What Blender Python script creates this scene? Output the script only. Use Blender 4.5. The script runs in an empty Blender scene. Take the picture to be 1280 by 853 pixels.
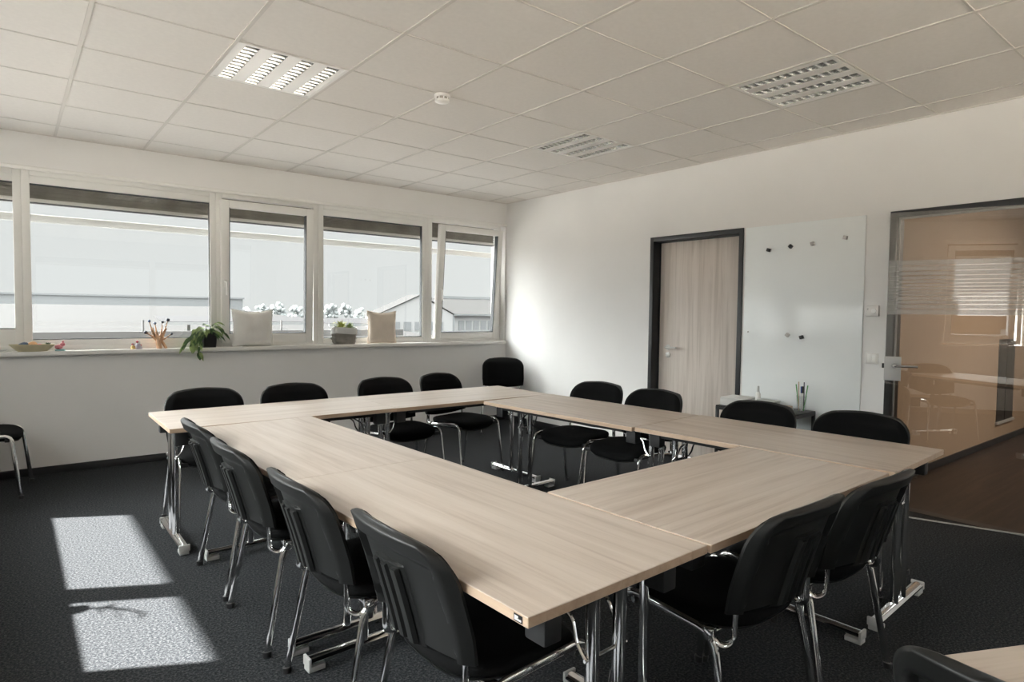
import bpy, bmesh, math, random
from mathutils import Vector, Matrix, noise
random.seed(7)
S = bpy.context.scene
C = S.collection
PI = math.pi

# ------------------------------------------------------------------ camera, sky, sun, lights, exposure
def set_camera():
    f, yaw, pitch, roll = 789.26, math.radians(38.614), math.radians(-2.515), math.radians(0.651)
    fw = Vector((math.sin(yaw)*math.cos(pitch), math.cos(yaw)*math.cos(pitch), math.sin(pitch)))
    r = Vector((math.cos(yaw), -math.sin(yaw), 0)); u = r.cross(fw)
    c, s = math.cos(roll), math.sin(roll)
    r2, u2 = c*r + s*u, -s*r + c*u
    cam = bpy.data.cameras.new('camera'); o = bpy.data.objects.new('camera', cam); C.objects.link(o)
    cam.sensor_width = 36; cam.lens = f/1280*36; cam.clip_end = 1000; cam.clip_start = 0.02
    o.matrix_world = Matrix(((r2.x, u2.x, -fw.x, -4.9916), (r2.y, u2.y, -fw.y, -6.3841), (r2.z, u2.z, -fw.z, 1.3637), (0, 0, 0, 1)))
    S.camera = o
set_camera()
S.view_settings.view_transform = 'Standard'
S.view_settings.look = 'None'
S.view_settings.gamma = 1.0
S.view_settings.use_curve_mapping = False
S.view_settings.exposure = 0.34
S.cycles.use_denoising = True
S.cycles.max_bounces = 12
S.cycles.diffuse_bounces = 6
S.cycles.transparent_max_bounces = 24
S.cycles.sample_clamp_indirect = 8.0
S.cycles.caustics_reflective = False
S.cycles.caustics_refractive = False

SUN_STRENGTH = 58.0
SKY_LOW = 0.655          # hazy white horizon
SKY_HIGH = 4.0          # bright haze higher up
SKY_SUNSIDE = 8.0       # the haze glows towards the sun (west)
CORRIDOR_LAMP = 85.0

def set_world():
    w = bpy.data.worlds.new('sky'); S.world = w; w.use_nodes = True
    nt = w.node_tree; nt.nodes.clear()
    out = nt.nodes.new('ShaderNodeOutputWorld'); bg = nt.nodes.new('ShaderNodeBackground')
    tc = nt.nodes.new('ShaderNodeTexCoord'); sep = nt.nodes.new('ShaderNodeSeparateXYZ')
    mr = nt.nodes.new('ShaderNodeMapRange'); mr.interpolation_type = 'SMOOTHSTEP'
    mr.inputs['From Min'].default_value = 0.15; mr.inputs['From Max'].default_value = 0.5
    mr.inputs['To Min'].default_value = SKY_LOW; mr.inputs['To Max'].default_value = SKY_HIGH
    nt.links.new(tc.outputs['Generated'], sep.inputs[0]); nt.links.new(sep.outputs['Z'], mr.inputs['Value'])
    # the haze is brighter on the sun's side (west = -x)
    mx = nt.nodes.new('ShaderNodeMapRange'); mx.interpolation_type = 'SMOOTHSTEP'
    mx.inputs['From Min'].default_value = 0.51; mx.inputs['From Max'].default_value = 0.97
    mx.inputs['To Min'].default_value = 1.0; mx.inputs['To Max'].default_value = SKY_SUNSIDE
    sd = nt.nodes.new('ShaderNodeVectorMath'); sd.operation = 'DOT_PRODUCT'; sd.inputs[1].default_value = (-0.883, 0.470, 0.25)
    nt.links.new(tc.outputs['Generated'], sd.inputs[0]); nt.links.new(sd.outputs['Value'], mx.inputs['Value'])
    mu = nt.nodes.new('ShaderNodeMath'); mu.operation = 'MULTIPLY'
    nt.links.new(mr.outputs[0], mu.inputs[0]); nt.links.new(mx.outputs[0], mu.inputs[1])
    bg.inputs['Color'].default_value = (0.975, 1.0, 0.995, 1)
    nt.links.new(mu.outputs[0], bg.inputs['Strength']); nt.links.new(bg.outputs[0], out.inputs[0])
set_world()

def look_rot(d):
    return Vector(d).to_track_quat('-Z', 'Y').to_euler()
def sun():
    l = bpy.data.lights.new('sun', 'SUN'); l.energy = SUN_STRENGTH; l.angle = math.radians(0.9); l.color = (1.0, 0.975, 0.94)
    o = bpy.data.objects.new('sun', l); C.objects.link(o); o.location = (-20, 10, 22)
    o.rotation_euler = look_rot((1.084, -0.577, -1.11))
sun()
def area(name, loc, d, sx, sy, e, col, spread=180):
    l = bpy.data.lights.new(name, 'AREA'); l.shape = 'RECTANGLE'; l.size = sx; l.size_y = sy; l.energy = e; l.color = col
    l.spread = math.radians(spread)
    o = bpy.data.objects.new(name, l); C.objects.link(o); o.location = loc; o.rotation_euler = look_rot(d)
    return o
area('corridor_light', (2.6, -6.4, 2.6), (0, 0, -1), 2.0, 1.2, CORRIDOR_LAMP, (1.0, 0.88, 0.74))

# ------------------------------------------------------------------ helpers
def tag(o, label=None, cat=None, group=None, kind=None):
    if label: o['label'] = label
    if cat: o['category'] = cat
    if group: o['group'] = group
    if kind: o['kind'] = kind
    return o
def thing(name, label, cat, loc=(0, 0, 0), rz=0, group=None):
    o = bpy.data.objects.new(name, None); C.objects.link(o); o.empty_display_size = 0.1
    o.location = loc; o.rotation_euler = (0, 0, rz)
    return tag(o, label, cat, group)
def obj(name, bm, m, parent=None, smooth=35, loc=None, label=None):
    me = bpy.data.meshes.new(name); bmesh.ops.recalc_face_normals(bm, faces=bm.faces); bm.to_mesh(me); bm.free()
    for x in (m if isinstance(m, (list, tuple)) else [m]): me.materials.append(x)
    if smooth:
        me.shade_smooth(); me.set_sharp_from_angle(angle=math.radians(smooth))
    o = bpy.data.objects.new(name, me); C.objects.link(o)
    if parent is not None: o.parent = parent
    if loc is not None: o.location = loc
    if label: o['label'] = label
    return o
def struct(name, bm, m, parent=None, smooth=35):
    o = obj(name, bm, m, parent, smooth)
    if parent is None: o['kind'] = 'structure'
    return o
def dup(root, loc, rz, label=None):
    r = root.copy(); C.objects.link(r); r.location = loc; r.rotation_euler = (0, 0, rz)
    if label: r['label'] = label
    for ch in list(root.children):
        c = ch.copy(); C.objects.link(c); c.parent = r
        for g in list(ch.children):
            d = g.copy(); C.objects.link(d); d.parent = c
    return r
def B(): return bmesh.new()
def box(bm, a, b, bev=0, seg=2, mi=0, M=None):
    x0, x1 = sorted((a[0], b[0])); y0, y1 = sorted((a[1], b[1])); z0, z1 = sorted((a[2], b[2]))
    vs = [bm.verts.new((x, y, z)) for z in (z0, z1) for y in (y0, y1) for x in (x0, x1)]
    F = [(0, 2, 3, 1), (4, 5, 7, 6), (0, 1, 5, 4), (2, 6, 7, 3), (0, 4, 6, 2), (1, 3, 7, 5)]
    fs = [bm.faces.new([vs[i] for i in f]) for f in F]
    for f in fs: f.material_index = mi
    if bev:
        es = list({e for f in fs for e in f.edges})
        r = bmesh.ops.bevel(bm, geom=es, offset=bev, segments=seg, affect='EDGES', profile=0.5)
        for f in r['faces']: f.material_index = mi
        vs = list({v for f in r['faces'] for v in f.verts} | {v for v in vs if v.is_valid})
    if M is not None:
        for v in vs: v.co = M @ v.co
    return vs
def rings(bm, R, cap0=True, cap1=True, closed=True, mi=0):
    V = [[bm.verts.new(p) for p in r] for r in R]
    n = len(R[0])
    for i in range(len(V)-1):
        for j in range(n if closed else n-1):
            f = bm.faces.new((V[i][j], V[i][(j+1) % n], V[i+1][(j+1) % n], V[i+1][j])); f.material_index = mi
    if cap0: bm.faces.new(V[0][::-1]).material_index = mi
    if cap1: bm.faces.new(V[-1]).material_index = mi
    return V
def smooth_path(pts, rad=0.04, n=5):
    pts = [Vector(p) for p in pts]; out = [pts[0]]
    for i in range(1, len(pts)-1):
        p, a, b = pts[i], pts[i-1], pts[i+1]
        da, db = (a-p), (b-p)
        r = min(rad, da.length*0.48, db.length*0.48)
        q0 = p + da.normalized()*r; q1 = p + db.normalized()*r
        for k in range(n+1):
            t = k/n
            out.append((1-t)**2*q0 + 2*t*(1-t)*p + t*t*q1)
    out.append(pts[-1]); return out
def tube(bm, pts, r, r2=None, n=10, rad=0, up=None, mi=0, taper=None):
    P = smooth_path(pts, rad) if rad else [Vector(p) for p in pts]
    r2 = r2 or r
    t0 = (P[1]-P[0]).normalized()
    ref = Vector(up) if up else (Vector((0, 0, 1)) if abs(t0.z) < 0.9 else Vector((0, 1, 0)))
    u = (ref - t0*ref.dot(t0)).normalized()
    R = []
    for i, p in enumerate(P):
        t = ((P[min(i+1, len(P)-1)] - P[max(i-1, 0)])).normalized()
        u = (u - t*u.dot(t)); u = u.normalized() if u.length > 1e-6 else t.orthogonal().normalized()
        w = t.cross(u)
        k = 1 if taper is None else (1 + (taper-1)*i/(len(P)-1))
        R.append([p + (u*(r*k*math.cos(2*PI*j/n)) + w*(r2*k*math.sin(2*PI*j/n))) for j in range(n)])
    rings(bm, R, mi=mi)
def lathe(bm, prof, c=(0, 0, 0), n=24, mi=0, sx=1, sy=1):
    R = [[(c[0]+r*sx*math.cos(2*PI*j/n), c[1]+r*sy*math.sin(2*PI*j/n), c[2]+z) for j in range(n)] for r, z in prof]
    rings(bm, R, mi=mi)
def ball(bm, c, r, sub=2, sc=(1, 1, 1), mi=0):
    res = bmesh.ops.create_icosphere(bm, subdivisions=sub, radius=r)
    for v in res['verts']:
        v.co = Vector((v.co.x*sc[0], v.co.y*sc[1], v.co.z*sc[2])) + Vector(c)
    for f in {f for v in res['verts'] for f in v.link_faces}: f.material_index = mi
    return res['verts']
def cylx(bm, p0, p1, r, n=16, mi=0): tube(bm, [p0, p1], r, n=n, mi=mi)

# ------------------------------------------------------------------ materials
def mat(name, col, rough=0.5, metal=0.0, spec=0.5, var=0.0, vscale=8.0, bump=0.0, bscale=60.0, stretch=None, sheen=0.0):
    m = bpy.data.materials.new(name); m.use_nodes = True
    nt = m.node_tree; b = nt.nodes['Principled BSDF']
    b.inputs['Base Color'].default_value = (*col, 1); b.inputs['Roughness'].default_value = rough
    b.inputs['Metallic'].default_value = metal; b.inputs['Specular IOR Level'].default_value = spec
    if sheen: b.inputs['Sheen Weight'].default_value = sheen
    tc = nt.nodes.new('ShaderNodeTexCoord'); mp = nt.nodes.new('ShaderNodeMapping')
    if stretch: mp.inputs['Scale'].default_value = stretch
    nt.links.new(tc.outputs['Object'], mp.inputs[0])
    if var:
        n = nt.nodes.new('ShaderNodeTexNoise'); n.inputs['Scale'].default_value = vscale; n.inputs['Detail'].default_value = 4
        nt.links.new(mp.outputs[0], n.inputs['Vector'])
        cr = nt.nodes.new('ShaderNodeValToRGB')
        cr.color_ramp.elements[0].position = 0.3; cr.color_ramp.elements[1].position = 0.7
        cr.color_ramp.elements[0].color = (*[c*(1-var) for c in col], 1); cr.color_ramp.elements[1].color = (*[min(1, c*(1+var)) for c in col], 1)
        nt.links.new(n.outputs['Fac'], cr.inputs[0]); nt.links.new(cr.outputs[0], b.inputs['Base Color'])
    if bump:
        n2 = nt.nodes.new('ShaderNodeTexNoise'); n2.inputs['Scale'].default_value = bscale; n2.inputs['Detail'].default_value = 3
        nt.links.new(mp.outputs[0], n2.inputs['Vector'])
        bp = nt.nodes.new('ShaderNodeBump'); bp.inputs['Strength'].default_value = bump; bp.inputs['Distance'].default_value = 0.01
        nt.links.new(n2.outputs['Fac'], bp.inputs['Height']); nt.links.new(bp.outputs[0], b.inputs['Normal'])
    return m
def wood(name, c0, c1, c2, rough=0.4, axis='X', scale=1.0, spec=0.5):
    m = bpy.data.materials.new(name); m.use_nodes = True
    nt = m.node_tree; b = nt.nodes['Principled BSDF']; b.inputs['Roughness'].default_value = rough
    b.inputs['Specular IOR Level'].default_value = spec
    tc = nt.nodes.new('ShaderNodeTexCoord'); mp = nt.nodes.new('ShaderNodeMapping')
    lo, hi = 1.1*scale, 26*scale
    mp.inputs['Scale'].default_value = {'X': (lo, hi, hi), 'Y': (hi, lo, hi), 'Z': (hi, hi, lo)}[axis]
    oi = nt.nodes.new('ShaderNodeObjectInfo'); ad = nt.nodes.new('ShaderNodeVectorMath'); ad.operation = 'ADD'
    mu = nt.nodes.new('ShaderNodeMath'); mu.operation = 'MULTIPLY'; mu.inputs[1].default_value = 31.0
    nt.links.new(oi.outputs['Random'], mu.inputs[0])
    nt.links.new(tc.outputs['Object'], mp.inputs[0]); nt.links.new(mp.outputs[0], ad.inputs[0]); nt.links.new(mu.outputs[0], ad.inputs[1])
    n = nt.nodes.new('ShaderNodeTexNoise'); n.inputs['Scale'].default_value = 1.0; n.inputs['Detail'].default_value = 6
    n.inputs['Roughness'].default_value = 0.62; n.inputs['Distortion'].default_value = 0.6
    nt.links.new(ad.outputs[0], n.inputs['Vector'])
    cr = nt.nodes.new('ShaderNodeValToRGB'); e = cr.color_ramp.elements
    e[0].position = 0.30; e[0].color = (*c0, 1); e[1].position = 0.72; e[1].color = (*c2, 1)
    k = e.new(0.5); k.color = (*c1, 1)
    nt.links.new(n.outputs['Fac'], cr.inputs[0]); nt.links.new(cr.outputs[0], b.inputs['Base Color'])
    bp = nt.nodes.new('ShaderNodeBump'); bp.inputs['Strength'].default_value = 0.06; bp.inputs['Distance'].default_value = 0.004
    nt.links.new(n.outputs['Fac'], bp.inputs['Height']); nt.links.new(bp.outputs[0], b.inputs['Normal'])
    return m
def carpet_mat():
    m = bpy.data.materials.new('carpet'); m.use_nodes = True
    nt = m.node_tree; b = nt.nodes['Principled BSDF']; b.inputs['Roughness'].default_value = 0.95; b.inputs['Specular IOR Level'].default_value = 0.1
    tc = nt.nodes.new('ShaderNodeTexCoord')
    n = nt.nodes.new('ShaderNodeTexNoise'); n.inputs['Scale'].default_value = 105; n.inputs['Detail'].default_value = 5; n.inputs['Roughness'].default_value = 0.75
    nt.links.new(tc.outputs['Object'], n.inputs['Vector'])
    cr = nt.nodes.new('ShaderNodeValToRGB'); e = cr.color_ramp.elements
    e[0].position = 0.35; e[0].color = (0.006, 0.0068, 0.0085, 1); e[1].position = 0.68; e[1].color = (0.090, 0.0925, 0.095, 1)
    k = e.new(0.5); k.color = (0.026, 0.028, 0.031, 1)
    nt.links.new(n.outputs['Fac'], cr.inputs[0]); nt.links.new(cr.outputs[0], b.inputs['Base Color'])
    bp = nt.nodes.new('ShaderNodeBump'); bp.inputs['Strength'].default_value = 0.15; bp.inputs['Distance'].default_value = 0.003
    nt.links.new(n.outputs['Fac'], bp.inputs['Height']); nt.links.new(bp.outputs[0], b.inputs['Normal'])
    return m
def glass_mat(name, tint, base, k, rough=0.0):
    m = bpy.data.materials.new(name); m.use_nodes = True
    nt = m.node_tree; nt.nodes.clear()
    out = nt.nodes.new('ShaderNodeOutputMaterial'); mix = nt.nodes.new('ShaderNodeMixShader')
    tr = nt.nodes.new('ShaderNodeBsdfTransparent'); tr.inputs[0].default_value = (*tint, 1)
    gl = nt.nodes.new('ShaderNodeBsdfGlossy'); gl.inputs['Roughness'].default_value = rough
    # Schlick reflectance from the angle of incidence, the same on both faces of the pane
    ge = nt.nodes.new('ShaderNodeNewGeometry'); dt = nt.nodes.new('ShaderNodeVectorMath'); dt.operation = 'DOT_PRODUCT'
    nt.links.new(ge.outputs['Normal'], dt.inputs[0]); nt.links.new(ge.outputs['Incoming'], dt.inputs[1])
    ab = nt.nodes.new('ShaderNodeMath'); ab.operation = 'ABSOLUTE'; nt.links.new(dt.outputs['Value'], ab.inputs[0])
    su = nt.nodes.new('ShaderNodeMath'); su.operation = 'SUBTRACT'; su.inputs[0].default_value = 1.0; nt.links.new(ab.outputs[0], su.inputs[1])
    pw = nt.nodes.new('ShaderNodeMath'); pw.operation = 'POWER'; pw.inputs[1].default_value = 5.0; nt.links.new(su.outputs[0], pw.inputs[0])
    fr = nt.nodes.new('ShaderNodeMath'); fr.operation = 'MULTIPLY_ADD'; fr.inputs[1].default_value = 0.96; fr.inputs[2].default_value = 0.04; nt.links.new(pw.outputs[0], fr.inputs[0])
    ma = nt.nodes.new('ShaderNodeMath'); ma.operation = 'MULTIPLY_ADD'; ma.use_clamp = True
    ma.inputs[1].default_value = k; ma.inputs[2].default_value = base
    nt.links.new(fr.outputs[0], ma.inputs[0]); nt.links.new(ma.outputs[0], mix.inputs[0])
    nt.links.new(tr.outputs[0], mix.inputs[1]); nt.links.new(gl.outputs[0], mix.inputs[2]); nt.links.new(mix.outputs[0], out.inputs[0])
    return m
def frosted_mat():
    m = bpy.data.materials.new('frosted_film'); m.use_nodes = True
    nt = m.node_tree; nt.nodes.clear()
    out = nt.nodes.new('ShaderNodeOutputMaterial'); mix = nt.nodes.new('ShaderNodeMixShader'); mix.inputs[0].default_value = 0.30
    tr = nt.nodes.new('ShaderNodeBsdfTransparent'); df = nt.nodes.new('ShaderNodeBsdfDiffuse'); df.inputs[0].default_value = (0.75, 0.75, 0.73, 1)
    nt.links.new(tr.outputs[0], mix.inputs[1]); nt.links.new(df.outputs[0], mix.inputs[2]); nt.links.new(mix.outputs[0], out.inputs[0])
    return m
def planks_mat():
    m = wood('dark_planks', (0.012, 0.007, 0.005), (0.032, 0.018, 0.012), (0.065, 0.037, 0.024), 0.45, 'X')
    return m
M_WALL = mat('wall_paint', (0.85, 0.84, 0.825), 0.9, spec=0.2, var=0.012, vscale=3, bump=0.04, bscale=220)
M_CEIL = mat('ceiling_tile', (0.82, 0.785, 0.745), 0.9, spec=0.15, var=0.02, vscale=40, bump=0.05, bscale=300)
M_TBAR = mat('ceiling_bar', (0.70, 0.665, 0.625), 0.8, spec=0.2)
M_CARPET = carpet_mat()
M_BASE = mat('baseboard_black', (0.018, 0.018, 0.020), 0.5)
M_PVC = mat('white_pvc', (0.88, 0.87, 0.84), 0.35, spec=0.5)
M_SILL = mat('sill_white', (0.86, 0.84, 0.81), 0.4)
M_SEAL = mat('seal_dark', (0.06, 0.065, 0.07), 0.6)
M_BLIND = mat('blind_grey', (0.30, 0.275, 0.245), 0.5, var=0.2, vscale=6)
M_RAIL = mat('blind_rail', (0.78, 0.76, 0.73), 0.4)
M_OAK = wood('oak_top', (0.405, 0.325, 0.265), (0.515, 0.435, 0.37), (0.58, 0.505, 0.44), 0.36)
M_EDGE = wood('oak_edge', (0.42, 0.30, 0.21), (0.50, 0.37, 0.27), (0.56, 0.43, 0.32), 0.45)
M_DOORWOOD = wood('door_wood', (0.52, 0.45, 0.395), (0.68, 0.605, 0.545), (0.77, 0.70, 0.64), 0.5, 'Z', 0.8)
M_ANTH = mat('anthracite_frame', (0.030, 0.031, 0.033), 0.4, spec=0.5)
M_CHROME = mat('chrome', (0.80, 0.80, 0.80), 0.07, metal=1.0)
M_STEEL = mat('brushed_steel', (0.55, 0.54, 0.52), 0.28, metal=1.0)
M_FABRIC = mat('black_fabric', (0.0050, 0.0050, 0.0052), 0.95, spec=0.12, bump=0.25, bscale=500)
M_SHELL = mat('black_plastic', (0.0095, 0.0098, 0.0095), 0.45, spec=0.4, bump=0.06, bscale=420)
M_PLASTIC = mat('block_plastic', (0.022, 0.022, 0.023), 0.5)
M_GREYCAP = mat('grey_cap', (0.52, 0.52, 0.51), 0.45)
M_WB = mat('whiteboard_enamel', (0.92, 0.955, 0.96), 0.14, spec=0.28, bump=0.03, bscale=28)
M_PANE = glass_mat('window_glass', (0.98, 0.99, 0.985), 0.0, 1.0)
M_LEAF = glass_mat('door_glass', (0.93, 0.92, 0.90), 0.12, 1.0)
M_FROST = frosted_mat()
M_SWITCH = mat('switch_white', (0.78, 0.76, 0.73), 0.35)
M_LAMPW = mat('lamp_white', (0.82, 0.80, 0.77), 0.4)
M_REFL = mat('lamp_reflector', (0.62, 0.62, 0.61), 0.22, metal=1.0)
M_BROWNWALL = mat('corridor_paint', (0.44, 0.335, 0.245), 0.85, spec=0.2, var=0.02)
M_PLANK = planks_mat()
M_CREAM = mat('cream_cloth', (0.86, 0.84, 0.80), 0.95, spec=0.1, bump=0.25, bscale=40, var=0.04)
M_BEIGE = mat('beige_cloth', (0.80, 0.70, 0.60), 0.95, spec=0.1, bump=0.25, bscale=40, var=0.05)
M_GREYBAG = mat('grey_washed_paper', (0.25, 0.235, 0.21), 0.85, bump=0.5, bscale=25, var=0.2)
M_WHITEBAG = mat('white_washed_paper', (0.72, 0.72, 0.70), 0.8, bump=0.3, bscale=25)
M_LEAFG = mat('leaf_green', (0.055, 0.115, 0.035), 0.5, var=0.4, vscale=30)
M_LEAFL = mat('leaf_pale', (0.25, 0.33, 0.12), 0.5, var=0.3, vscale=30)
M_SUCC = mat('succulent_green', (0.50, 0.52, 0.15), 0.5, var=0.3, vscale=40)
M_POT = mat('pot_black', (0.018, 0.018, 0.02), 0.5)
M_SOIL = mat('soil', (0.03, 0.02, 0.014), 0.95)
M_TWIG = mat('pale_wood', (0.60, 0.36, 0.21), 0.6, var=0.1, vscale=20)
M_BEAD = mat('bead_dark', (0.04, 0.045, 0.07), 0.4)
M_BEADB = mat('bead_blue', (0.12, 0.17, 0.30), 0.4)
M_BOWL = mat('olive_ceramic', (0.62, 0.56, 0.38), 0.35, var=0.1)
M_BLUE = mat('blue_stone', (0.03, 0.05, 0.09), 0.4)
M_ORANGE = mat('orange_shell', (0.60, 0.35, 0.18), 0.5, var=0.2, vscale=30)
M_PINK = mat('pink_figure', (0.70, 0.26, 0.30), 0.5, var=0.1)
M_YELLOW = mat('yellow_paint', (0.70, 0.50, 0.18), 0.5)
M_LILAC = mat('lilac_paint', (0.45, 0.40, 0.47), 0.5)
M_RED = mat('red_paint', (0.40, 0.07, 0.09), 0.5)
M_TEAL = mat('teal_paint', (0.20, 0.42, 0.42), 0.5)
M_WHITE = mat('white_paint', (0.80, 0.80, 0.78), 0.5)
M_PAPER = mat('paper', (0.74, 0.73, 0.71), 0.8)
M_BOOKC = mat('book_tan', (0.60, 0.45, 0.33), 0.6)
M_CLEAR = glass_mat('clear_glass', (0.97, 0.98, 0.98), 0.03, 1.0)
M_MAGB = mat('magnet_black', (0.012, 0.012, 0.013), 0.4)
M_MAGS = mat('magnet_silver', (0.48, 0.46, 0.44), 0.4, metal=0.4)
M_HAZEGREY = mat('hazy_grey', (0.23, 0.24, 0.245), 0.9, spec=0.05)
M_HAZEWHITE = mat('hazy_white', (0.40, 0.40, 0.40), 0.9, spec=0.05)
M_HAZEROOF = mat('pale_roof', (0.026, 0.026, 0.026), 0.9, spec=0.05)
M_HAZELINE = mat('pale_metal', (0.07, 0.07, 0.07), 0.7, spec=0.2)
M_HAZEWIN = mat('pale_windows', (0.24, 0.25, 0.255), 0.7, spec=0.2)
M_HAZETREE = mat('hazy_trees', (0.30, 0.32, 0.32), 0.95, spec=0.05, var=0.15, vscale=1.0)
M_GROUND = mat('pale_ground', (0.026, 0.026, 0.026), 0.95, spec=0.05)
M_BRICK = mat('brick_house', (0.12, 0.08, 0.055), 0.9, spec=0.05, var=0.1, vscale=2)
M_BUSH = mat('autumn_bush', (0.10, 0.07, 0.025), 0.9, spec=0.05, var=0.4, vscale=2)
M_HILL = mat('hazy_hill', (0.07, 0.078, 0.082), 0.95, spec=0.02)
M_REFLBAR = mat('reflection_bar', (0.40, 0.40, 0.39), 0.8, spec=0.1)
M_PANEL = mat('solar_panel', (0.020, 0.020, 0.021), 0.7, spec=0.1)
M_BOUNCEWARM = mat('bounce_gravel_warm', (0.46, 0.40, 0.33), 0.95, spec=0.05, var=0.08, vscale=30)
M_DIMPAVING = mat('dim_paving', (0.07, 0.07, 0.07), 0.9, spec=0.1, var=0.1, vscale=5)
M_BOUNCE = mat('bounce_gravel', (0.20, 0.192, 0.182), 0.95, spec=0.05, var=0.08, vscale=30)
M_EAVE = mat('eave', (0.55, 0.54, 0.52), 0.8)

# ------------------------------------------------------------------ room shell
H = 2.75
XL, YB = -5.75, -8.7          # left wall plane, back wall plane
def make_shell():
    bm = B(); box(bm, (XL-0.3, YB-0.2, -0.15), (-0.0, 0.3, 0)); struct('floor', bm, M_CARPET, smooth=0)
    # window wall
    bm = B()
    box(bm, (XL-0.3, 0, 0), (0.12, 0.3, 0.975)); box(bm, (XL-0.3, 0, 2.49), (0.12, 0.3, 2.95)); box(bm, (-0.02, 0, 0.975), (0.12, 0.3, 2.49)); box(bm, (XL-0.3, 0, 0.975), (XL, 0.3, 2.49))
    struct('wall_window', bm, M_WALL, smooth=0)
    # left wall with a window band
    bm = B()
    box(bm, (XL-0.3, YB, 0), (XL, 0, 0.975)); box(bm, (XL-0.3, YB, 2.49), (XL, 0, 2.95)); box(bm, (XL-0.3, -0.62, 0.975), (XL, 0, 2.49)); box(bm, (XL-0.3, YB, 0.975), (XL, -8.12, 2.49)); box(bm, (XL-0.3, -7.06, 0.975), (XL, -5.62, 2.49))
    struct('wall_left', bm, M_WALL, smooth=0)
    bm = B()
    box(bm, (XL-0.3, YB-0.3, 0), (0.12, YB, 0.975)); box(bm, (XL-0.3, YB-0.3, 2.49), (0.12, YB, 2.95)); box(bm, (XL-0.3, YB-0.3, 0.975), (-4.62, YB, 2.49)); box(bm, (-0.48, YB-0.3, 0.975), (0.12, YB, 2.49)); struct('wall_back', bm, M_WALL, smooth=0)
    # right wall with the two door openings
    bm = B()
    for y0, y1, z0 in ((0, -2.335, 0), (-2.335, -3.322, 2.112), (-3.322, -4.51, 0), (-4.51, -5.49, 2.112), (-5.49, YB, 0)):
        box(bm, (0, y0, z0), (0.12, y1, 2.95))
    struct('wall_right', bm, M_WALL, smooth=0)
    # ceiling: lay-in tiles, lamp cells left open
    xs = [XL] + [-4.667+0.625*i for i in range(-1, 8)] + [0]
    ys = [YB] + [-2.272+0.625*j for j in range(-10, 4)] + [0]
    lampcells = {(-4.042, -2.897), (-1.542, -2.897), (-1.542, -4.772)}
    bm = B()
    for i in range(len(xs)-1):
        for j in range(len(ys)-1):
            if any(abs(xs[i]-a) < 0.01 and abs(ys[j]-b) < 0.01 for a, b in lampcells): continue
            box(bm, (xs[i]+0.0005, ys[j]+0.0005, H+0.005), (xs[i+1]-0.0005, ys[j+1]-0.0005, H+0.03))
    struct('ceiling', bm, M_CEIL, smooth=0)
    bm = B()
    for x in xs[1:-1]: box(bm, (x-0.010, YB, H), (x+0.010, 0, H+0.02))
    for y in ys[1:-1]: box(bm, (XL, y-0.005, H+0.0015), (0, y+0.005, H+0.018))
    box(bm, (XL, -0.018, H), (0, 0, H+0.02)); box(bm, (-0.018, YB, H), (0, 0, H+0.02)); box(bm, (XL, YB, H), (XL+0.018, 0, H+0.02)); box(bm, (XL, YB, H), (0, YB+0.018, H+0.02))
    struct('trim_ceiling', bm, M_TBAR, smooth=0)
    bm = B(); box(bm, (XL-0.3, YB-0.2, 2.95), (0.12, 0.3, 3.1)); struct('ceiling_slab', bm, M_CEIL, smooth=0)
    # baseboards
    bm = B(); box(bm, (XL, -0.014, 0), (0, 0, 0.065), 0.003); struct('baseboard_window', bm, M_BASE)
    bm = B(); box(bm, (-0.014, -0.014, 0), (0, -2.323, 0.065), 0.003); box(bm, (-0.014, -3.336, 0), (0, -4.498, 0.065), 0.003); box(bm, (-0.014, -5.5, 0), (0, YB, 0.065), 0.003); struct('baseboard_right', bm, M_BASE)
    bm = B(); box(bm, (XL, -0.014, 0), (XL+0.014, YB, 0.065), 0.003); struct('baseboard_left', bm, M_BASE)
    # sills
    bm = B(); box(bm, (XL, -0.045, 0.975), (-0.02, 0.10, 1.013), 0.006); struct('trim_1', bm, M_SILL)
    bm = B(); box(bm, (XL-0.10, -0.62, 0.955), (XL+0.004, -5.62, 0.985), 0.004); box(bm, (XL-0.10, -7.06, 0.955), (XL+0.004, -8.12, 0.985), 0.004); struct('trim_2', bm, M_SILL)
    bm = B(); box(bm, (XL, -0.016, 2.462), (0, 0.012, 2.492), 0.008, 3); struct('trim_3', bm, M_PVC)
make_shell()

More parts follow.
